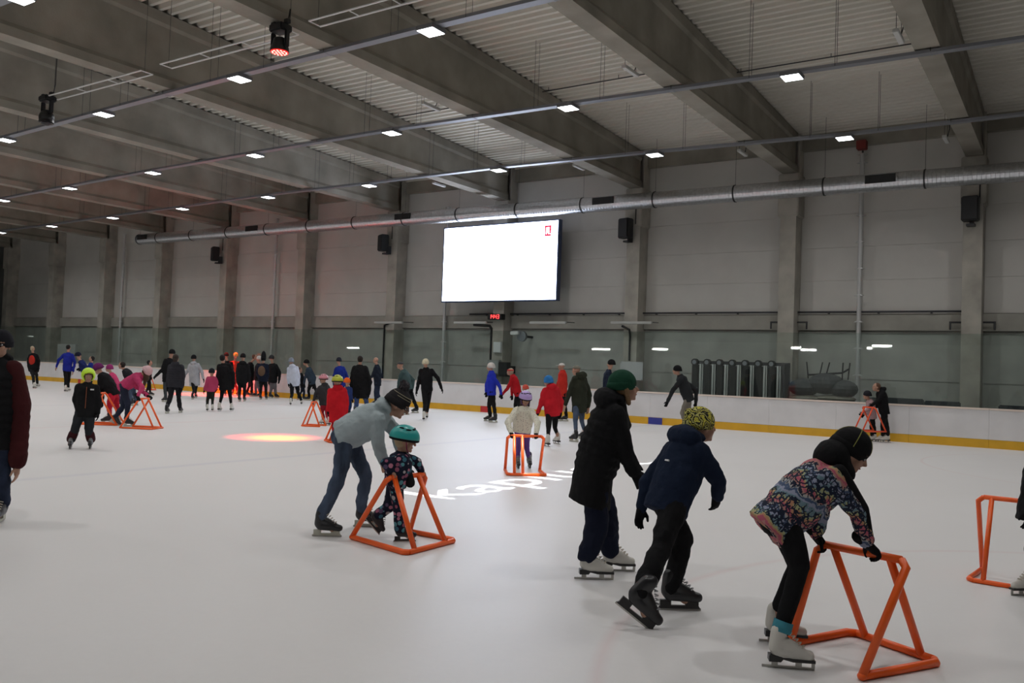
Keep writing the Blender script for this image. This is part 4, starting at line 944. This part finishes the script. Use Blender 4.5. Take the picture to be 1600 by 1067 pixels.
# toddler with teal helmet
HL, HR = skate_frame('orange skating frame held by the toddler in the teal helmet', (-5.672,6.80), (-5.886,6.184), (-5.035,6.0), (-5.056,6.765), at(666,741,depth((-5.36,6.70,.65))), at(606,746,depth((-5.46,6.18,.65))), (.22,.84), .025)
p = person('toddler in dotted dark snowsuit and teal helmet holding an orange frame', 14, .62,
    dict(H=(633,689), N=(629,709), P=(618,752), Lk=(607,792), Lf=(580,822,48,.02), Rk=(622,786), Rf=(631,846), Re=(602,723,-.02), Rh=HR+Vector((-.01,.05,.05)), Le=(652,722), Lh=HL+Vector((-.03,-.05,.04))),
    None, None, 'buckle', ('helmet', (.03,.34,.32), mat('teal_shell', (.02,.33,.31), .35), (.25,.03,.10)), ((.45,.33,.20),), hem=.05, T=1.45, vox=.012, topmat=toddler_m, botmat=toddler_m, gloves=None, grip=True, hy=8, hp=8, eyes=True, wide=1.45, hs=1.03)
mb = MB(); mb.capsule(p['P']+p['h']*.10+Z3*.10, p['P']+p['h']*.13-Z3*.0+p['rt']*.1, .055, .05, 12); mb.capsule(p['P']+p['h']*.12+Z3*.06, p['P']+p['h']*.16+Z3*.06-p['rt']*.12, .05, .045, 12)
remesh(mb.build('mitten', fab(BLACK), p['body'], p['O']), .012, 3)['label'] = 'black mittens dangling at the waist'

# man cut by the left edge
p = person('man in dark red and black padded jacket and jeans cut by the left edge', 285, 1.06,
    dict(H=(0,540), N=(-8,566), P=(-14,672), Lk=(4,742), Lf=(0,816), Rk=(-42,742), Rf=(-48,818), Le=(33,636), Lh=(27,728), Re=(-56,636), Rh=(-52,728)),
    BLACK, None, 'hockey', ('beanie', (.012,.012,.016)), hem=.16, T=1.30, vox=.014, puff=True, hood=1.0, botmat=jeans_d, gloves=None, eyes=True, wide=1.05)
mb = MB()
for i in range(6): a_, b_ = p['SH']['L'].lerp(p['EL']['L'], i/6), p['SH']['L'].lerp(p['EL']['L'], (i+.8)/6); mb.capsule(a_, b_, .100, .098, 14)
for i in range(6): a_, b_ = p['EL']['L'].lerp(p['HA']['L'], i/6*.95), p['EL']['L'].lerp(p['HA']['L'], (i+.8)/6*.95); mb.capsule(a_, b_, .092, .084, 14)
remesh(mb.build('sleeve', fab((.050,.010,.011)), p['body'], p['O']), .012, 3)['label'] = 'dark red sleeve'
# person and frame cut by the right edge
HL, HR = std_frame('orange skating frame cut by the right edge', 1573, 915, 232, w=.6, L=.6, H=.70, hw=.55)
person('person in black jacket cut by the right edge behind an orange frame', 190, .95,
    dict(H=(1652,652), N=(1645,690), P=(1624,795), Lk=(1612,860), Lf=(1606,930), Rk=(1640,862), Rf=(1632,922), Le=(1620,745), Lh=(1610,800), Re=(1640,740), Rh=(1622,790)),
    BLACK, BLACK, 'figure', ('beanie', BLACK), hem=.12, T=1.12, vox=.015, wide=.95)

# girl in the white spotted jacket, facing the camera
HL, HR = std_frame('orange skating frame held by the girl in the purple helmet', 823, 742, 276, w=.62, L=.60, H=.60, hw=.60, fr=(.82,.60), r=.025)
p = person('girl in white spotted jacket and shiny purple helmet facing the camera', 276, .80,
    dict(H=(821,624), N=(819,637), P=(816,668), Rk=(810,700), Rf=(809,732), Lk=(823,700), Lf=(827,731), Re=(793,660,-.05), Rh=HL.lerp(HR,.90)+FWH*.06+Z3*.03, Le=(840,660,-.05), Lh=HL.lerp(HR,.22)+FWH*.06+Z3*.03),
    None, (.13,.06,.26), 'buckle', ('helmet', (.5,.4,.7), mat('purple_shell', (.42,.30,.62), .2, spec=.8), (.2,.1,.3)), ((.05,.03,.02),'face'), hem=.10, T=1.22, vox=.015, topmat=girl_m, hp=14, hy=-14, eyes=True, grip=True, wide=.9, hs=.95)
# boy with the yellow helmet
p = person('boy in black ski jacket and bright yellow helmet facing the camera', 292, .86,
    dict(H=(138,588), N=(137,600), P=(134,640), Rk=(118,668), Rf=(110,701), Lk=(139,670), Lf=(141,701), Re=(118,624), Rh=(122,646), Le=(154,624), Lh=(153,646)),
    BLACK, (.022,.024,.028), 'buckle', ('ski', (.6,.8,.05), mat('neon_shell', (.52,.80,.02), .4)), hem=.14, T=1.20, vox=.016, eyes=True, hs=1.0, hy=-8, wide=1.3)
mb = MB()
for s in 'LR': mb.capsule(p['K'][s].lerp(p['A'][s], .45), p['A'][s]+Z3*.03, .082, .080, 12)
remesh(mb.build('trouser_cuff', fab((.045,.010,.013)), p['body'], p['O']), .014, 3)['label'] = 'dark red lower trouser leg'
o = MB().obb(p['P'].lerp(p['N'],.5)+p['fwd']*.152, (p['lat'], p['sp'], p['fwd']), (.004,.19,.004)).build('zip', mat('zip_orange', (.3,.08,.03), .5), p['body'], p['O'])
MB().obb(p['P'].lerp(p['N'],.82)+p['fwd']*.150-p['lat']*.09, (p['lat'], p['sp'], p['fwd']), (.03,.012,.006)).build('chest_logo', white_paint, p['body'], p['O'])
bake_all()
# ================================================================== middle and far skaters
DK = (.016,.017,.020)
def quick(label, face, S, H, N, P, feet, top, bottom, arms=None, knees=None, **k):
    """feet: ((left px,py),(right px,py)); arms: {'L':((e),(h)), 'R':...}"""
    J = dict(H=H, N=N, P=P, Lf=feet[0], Rf=feet[1])
    if knees: J['Lk'], J['Rk'] = knees
    for s in (arms or {}): J[s+'e'], J[s+'h'] = arms[s]
    k.setdefault('vox', .024); k['T'] = k.get('T', 1.0)*1.09; return person(label, face, S, J, top, bottom, **k)
RED = (.42,.012,.018)
# centre group
p = quick('man in bright blue jacket and white hat holding hands with the woman in red', 178, 1.0, (766,574), (768,581), (768,612), ((763,658),(771,660)), (.02,.035,.42), BLACK, {'L': ((781,604),(783,616)), 'R': ((760,600),(760,613))}, ((764,635),(772,636)), hat=('beanie',(.55,.53,.50)))
quick('woman in red jacket and headband holding the hand of the man in blue', 176, .98, (797,581), (801,587), (809,614), ((802,655),(813,657)), RED, BLACK, {'L': ((793,607),(785,616)), 'R': ((800,606),(800,618))}, ((805,636),(812,636)), hat=('headband',(.5,.05,.05)), hair=((.35,.28,.2),))
quick('child in salmon hat behind the girl in the purple helmet', 180, .62, (820,607), (820,613), (819,630), ((815,653),(822,653)), RED, BLACK, hat=('beanie',(.6,.10,.07)))
quick('woman in red hooded jacket with blue cap, seen from behind', 118, .96, (856,597), (860,605), (863,643), ((854,697),(870,693)), (.52,.015,.025), BLACK, {'L': ((846,628),(840,646)), 'R': ((877,626),(876,644))}, ((857,670),(867,668)), skate='figure', hat=('beanie',(.03,.16,.40)), hood=1.0, T=1.08, vox=.018, wide=.85)
p = quick('man in red jacket and white cap left of the olive parka', 175, 1.02, (877,573), (879,580), (879,614), ((871,658),(882,658)), (.50,.03,.02), BLACK, {'L': ((884,600),(882,614)), 'R': ((872,600),(872,614))}, ((875,637),(883,637)), hat=('cap',(.62,.60,.56)), T=1.05)
quick('man in olive hooded parka, jeans and flat cap skating away', 132, 1.04, (900,579), (905,588), (905,632), ((897,690),(911,686)), (.026,.030,.020), None, {'L': ((890,613),(883,633)), 'R': ((921,617),(919,637))}, ((899,658),(909,658)), hat=('cap',(.16,.15,.12),None and 0 or (0,),(.02,.02,.025)) if False else ('cap',(.16,.15,.12)), hood=1.15, hem=.18, T=1.08, vox=.018, botmat=jeans, gloves=None, wide=.85)
quick('person in navy coat and black hat half hidden behind the green-hatted woman', 170, 1.0, (954,569), (951,579), (948,612), ((944,663),(968,667)), (.012,.018,.035), BLACK, None, ((946,640),(958,640)), hat=('beanie',BLACK), hem=.15)
quick('man in dark grey jacket, khaki trousers and black beanie', 182, 1.02, (1057,579), (1063,587), (1075,620), ((1070,676),(1084,678)), (.022,.024,.026), (.20,.18,.15), {'L': ((1050,612),(1043,628)), 'R': ((1088,610),(1087,630))}, ((1066,646),(1078,650)), hat=('beanie',BLACK), T=1.08, hem=.12, vox=.018, lean=.0)
std_frame('orange skating frame against the right-hand boards', 1341, 673, 200, w=.5, L=.75, H=.66, hw=.5, z0=.30, m=mat('orange_red_plastic', (.85,.09,.02), .4))
quick('adult in black hooded jacket at the right-hand boards behind a child', 178, .97, (1369,605), (1376,610), (1381,640), ((1376,690),(1384,690)), BLACK, BLACK, {'L': ((1372,626),(1364,632)), 'R': ((1374,630),(1366,638))}, ((1379,663),(1385,663)), skate='figure', hair=((.10,.05,.03),), hood=.95, hem=.12)
quick('child in pale pink jacket and dark hat at the right-hand boards', 184, .72, (1354,618), (1359,625), (1363,650), ((1360,688),(1365,688)), (.42,.28,.29), BLACK, {'L': ((1356,640),(1348,645)), 'R': ((1358,640),(1350,648))}, ((1361,668),(1366,668)), skate='figure', hat=('beanie',(.02,.02,.025)), T=1.08)
p = quick('woman in black with cream hat gliding with arms spread', 92, 1.02, (665,568), (666,576), (667,606), ((662,657),(667,654)), BLACK, BLACK, {'L': ((655,593),(651,611)), 'R': ((684,591),(690,607))}, ((664,632),(669,630)), skate='figure', hat=('beanie',(.55,.50,.36)), T=.98, vox=.018, wide=.95)
quick('man in teal and grey jacket leaning as he strides left', 165, 1.0, (625,571), (630,579), (637,604), ((634,648),(649,645)), (.05,.085,.085), BLACK, {'L': ((624,592),(622,606)), 'R': ((646,594),(644,608))}, ((634,626),(645,622)), hat=('cap',(.06,.06,.065)), T=1.02)
quick('bald man in dark navy jacket and jeans standing at the boards', 172, 1.0, (587,563), (589,571), (590,598), ((585,630),(591,630)), (.012,.016,.026), None, {'L': ((582,587),(579,590)), 'R': ((595,588),(592,598))}, botmat=jeans_d, hem=.12)
quick('broad man in long black coat and jeans, back turned, behind the hoodie man', 92, 1.10, (563,562), (562,572), (563,608), ((555,650),(573,649)), BLACK, None, {'L': ((549,596),(551,616)), 'R': ((578,596),(576,616))}, ((557,630),(573,629)), hair=((.02,.013,.01),), hem=.26, T=1.16, botmat=mat('jeans_blue', (.03,.06,.16), .9), vox=.02)
quick('child in orange hat and neon collar beside the broad man in black', 60, .72, (543,597), (544,605), (544,625), ((541,650),(547,650)), (.02,.035,.12), (.015,.03,.10), hat=('beanie',(.75,.13,.02)), hood=None)
quick('man in royal blue jacket with dark hat seen from behind', 130, 1.0, (529,564), (531,573), (532,600), ((528,630),(536,631)), (.012,.025,.20), BLACK, {'L': ((522,588),(522,600)), 'R': ((543,590),(542,602))}, hat=('beanie',(.02,.02,.03)), T=1.08)
std_frame('orange skating frame held by the child in the red coat', 511, 689, 205, w=.55, L=.55, H=.66, hw=.45)
quick('child in red hooded coat and yellow-green helmet, back turned', 110, .86, (527,597), (527,607), (528,642), ((521,692),(534,692)), (.52,.012,.02), (.4,.012,.02), {'L': ((515,627),(513,641)), 'R': ((541,630),(540,648))}, hat=('helmet',(.5,.5,.03),mat('lime_shell', (.42,.45,.03), .35)), hood=1.0, hem=.26, T=1.22, vox=.018)
std_frame('orange skating frame held by the child in grey with a pink helmet', 476, 664, 172, w=.5, L=.5, H=.62, hw=.4)
quick('child in dark grey jacket, red trousers and pink helmet', 140, .78, (505,593), (506,602), (507,628), ((504,663),(512,665)), (.035,.035,.038), (.30,.015,.03), {'L': ((494,613),(490,626)), 'R': ((517,616),(515,630))}, ((504,646),(511,647)), skate='figure', hat=('helmet',(.6,.25,.3),mat('pink_shell', (.55,.22,.26), .4)), T=1.12, hood=.9)
quick('man in grey-blue jacket with black backpack striding left', 170, .98, (478,567), (482,575), (487,597), ((481,624),(495,621)), (.03,.045,.065), BLACK, {'L': ((477,589),(475,600)), 'R': ((492,590),(490,602))}, ((482,610),(493,608)), hat=('beanie',BLACK))
quick('dark-clothed person crouching beside the man with the black backpack', 10, .8, (469,578), (470,584), (473,603), ((468,623),(476,623)), DK, (.012,.016,.03), hair=((.08,.04,.03),))
quick('woman in pale blue hooded jacket and black trousers striding', 100, .98, (455,565), (457,573), (460,598), ((454,633),(471,632)), (.50,.53,.62), BLACK, {'L': ((450,588),(451,600)), 'R': ((467,588),(467,600))}, ((456,616),(466,614)), skate='figure', hat=('beanie',(.20,.22,.26)), hood=1.0, hem=.13)
# crowd around the red beam
_q = quick
def quick(*a, **k): k['T'] = k.get('T', 1.0)*1.12; return _q(*a, **k)
quick('man in black jacket and grey trousers at the right end of the crowd', 60, 1.02, (425,560), (427,569), (426,594), ((423,622),(432,620)), BLACK, (.14,.13,.14), {'L': ((419,584),(420,596)), 'R': ((437,582),(436,594))}, ((424,608),(430,608)), hat=('beanie',(.03,.03,.032)), T=1.05)
p = quick('person with brown backpack and tall black hat in the crowd', 88, 1.0, (412,560), (411,569), (411,592), ((407,624),(416,624)), (.010,.014,.028), BLACK, hat=('tall',BLACK), T=1.05)
remesh(MB().ell(p['P'].lerp(p['N'],.55)-p['fwd']*.20, (p['lat'],p['fwd'],p['sp']), (.16,.12,.22)).build('backpack', fab((.13,.08,.05)), p['body'], p['O']), .025, 2)
quick('person in dark jacket and white cap bending forward in the crowd', 200, .92, (404,561), (404,569), (402,591), ((398,616),(405,616)), DK, (.12,.12,.14), hat=('beanie',(.55,.53,.5)))
quick('bare-headed person in black leaning right in the crowd', 10, 1.0, (398,558), (391,567), (391,591), ((387,617),(395,617)), BLACK, BLACK, hair=((.10,.05,.03),))
quick('man in black with white side stripe on his trousers', 90, 1.03, (380,558), (380,568), (378,594), ((374,627),(382,627)), BLACK, BLACK, {'L': ((371,583),(371,596)), 'R': ((389,583),(389,596))}, hood=1.1, T=1.08, hat=('beanie',BLACK))
quick('person in red under the red beam with a yellow hat', 270, .98, (368,556), (367,565), (367,588), ((363,614),(371,614)), (.5,.05,.03), (.3,.03,.03), hat=('beanie',(.6,.45,.10)))
quick('person in black standing behind the woman in the black skirt', 90, 1.02, (354,556), (356,565), (356,588), ((352,618),(360,618)), BLACK, BLACK, hat=('beanie',BLACK))
quick('woman in black coat and skirt with white skates', 90, 1.0, (348,560), (350,569), (353,598), ((343,642),(362,642)), BLACK, BLACK, {'L': ((341,586),(339,602)), 'R': ((364,584),(365,600))}, ((346,621),(360,621)), skate='figure', hair=((.012,.01,.01),), hem=.22, T=1.04, flare=1.12, wide=.85, vox=.02)
quick('small child in pink vest and dark hat seen from behind', 100, .70, (331,582), (331,589), (330,608), ((324,642),(332,642)), (.42,.05,.12), (.02,.022,.018), {'L': ((323,597),(319,610)), 'R': ((339,597),(338,608))}, ((324,628),(332,628)), skate='figure', hat=('beanie',(.015,.017,.022)), T=1.12)
quick('woman in long light grey coat and black hat', 92, .99, (303,560), (303,568), (304,594), ((301,624),(306,622)), (.36,.36,.38), BLACK, {'L': ((294,578),(289,586)), 'R': ((315,580),(318,592))}, ((303,610),(306,609)), hat=('beanie',BLACK), hem=.22, hood=1.0, flare=1.05, wide=.85)
quick('woman in padded vest with white hood and legs apart', 92, 1.02, (275,560), (275,570), (274,599), ((261,646),(282,645)), (.028,.028,.034), (.014,.014,.018), {'L': ((264,588),(262,604)), 'R': ((286,586),(284,606))}, ((266,621),(279,620)), hair=((.03,.02,.015),'long'), T=1.05, puff=True, vox=.018, hood=.95)
quick('man in black reaching an arm left behind the woman in the padded vest', 150, 1.02, (268,552), (265,561), (262,592), ((257,628),(264,628)), BLACK, (.05,.055,.06), {'L': ((254,577),(244,587)), 'R': ((272,580),(272,592))}, hat=('beanie',BLACK))
quick = _q
# left group
quick('dark-haired child in black behind the pink sweater, holding a frame', 20, .75, (234,567), (234,574), (232,592), ((230,618),(236,618)), BLACK, BLACK, hair=((.01,.01,.01),))
std_frame('thin orange skating frame by the boards behind the pink sweater', 240, 609, 350, w=.5, L=.55, H=.62, hw=.45)
HL, HR = std_frame('orange skating frame under the hands of the girl in the pink sweater', 246, 669, 352, w=.55, L=.78, H=.68, hw=.45)
p = quick('girl in pink sweater bent over an orange frame, long brown hair', 2, .98, (229,582), (221,587), (194,603), ((178,662,30,.1),(201,666)), (.45,.045,.13), (.022,.028,.05), {'L': ((213,604),HL+Vector((-.08,0,.05))), 'R': ((222,606),HR+Vector((-.08,0,.05)))}, ((192,636),(200,632)), hat=('beanie',(.60,.40,.42)), hair=((.06,.025,.02),'hang'), hp=55, T=.98, vox=.018, grip=True)
quick('dark-haired man in black jacket and jeans bending left', 180, 1.0, (190,571), (196,578), (208,600), ((203,634),(210,633)), DK, None, {'L': ((198,596),(196,606)), 'R': ((200,596),(198,608))}, hair=((.02,.012,.01),), botmat=jeans)
quick('child in pink and purple jacket with a magenta helmet', 185, .78, (170,576), (174,584), (183,602), ((178,634),(186,634)), (.50,.05,.14), (.10,.03,.10), hat=('beanie',(.25,.03,.13)))
std_frame('orange skating frame behind the boy with the yellow helmet', 131, 661, 186, w=.55, L=.85, H=.74, hw=.45)
quick('person in black jacket, red trousers and purple hat bending left', 186, .95, (153,577), (159,585), (177,613), ((167,661),(181,657)), BLACK, (.42,.012,.03), {'L': ((156,606),(158,626)), 'R': ((160,608),(159,628))}, ((171,637),(183,634)), hat=('beanie',(.12,.02,.10)), hp=30, T=1.12, vox=.018)
quick('person in blue jacket with dark hair behind the yellow helmet', 200, .85, (143,561), (142,568), (141,590), ((137,617),(144,617)), (.012,.03,.22), BLACK, hair=((.01,.01,.01),))
quick('person in navy and blue reaching forward left of the purple hat', 0, .95, (123,556), (127,564), (136,588), ((130,619),(138,618)), (.012,.02,.09), (.01,.02,.10), {'L': ((130,572),(125,575)), 'R': ((133,574),(127,577))}, hat=('beanie',(.012,.014,.03)))
p = quick('skater in blue and black racing suit running away', 92, 1.02, (107,543), (107,552), (105,576), ((103,612),(107,611)), (.015,.025,.26), BLACK, {'L': ((92,562),(88,574)), 'R': ((117,566),(114,581))}, ((103,595),(107,594)), hair=((.01,.01,.01),), gloves=None, skate='figure')
p = quick('person with blond hair and a red back panel at the far left', 90, 1.0, (51,545), (52,553), (52,577), ((54,607),(59,604)), BLACK, BLACK, {'L': ((44,565),(45,576)), 'R': ((61,565),(60,577))}, hair=((.38,.32,.22),), skate='figure')
remesh(MB().ell(p['P'].lerp(p['N'],.6)-p['fwd']*.12, (p['lat'],p['fwd'],p['sp']), (.15,.07,.24)).build('back_panel', fab((.45,.03,.02)), p['body'], p['O']), .03, 2)['label'] = 'red back panel'
bake_all()
for o in list(PROTO.values()):
    for c in list(o.children): bpy.data.objects.remove(c)
    bpy.data.objects.remove(o)
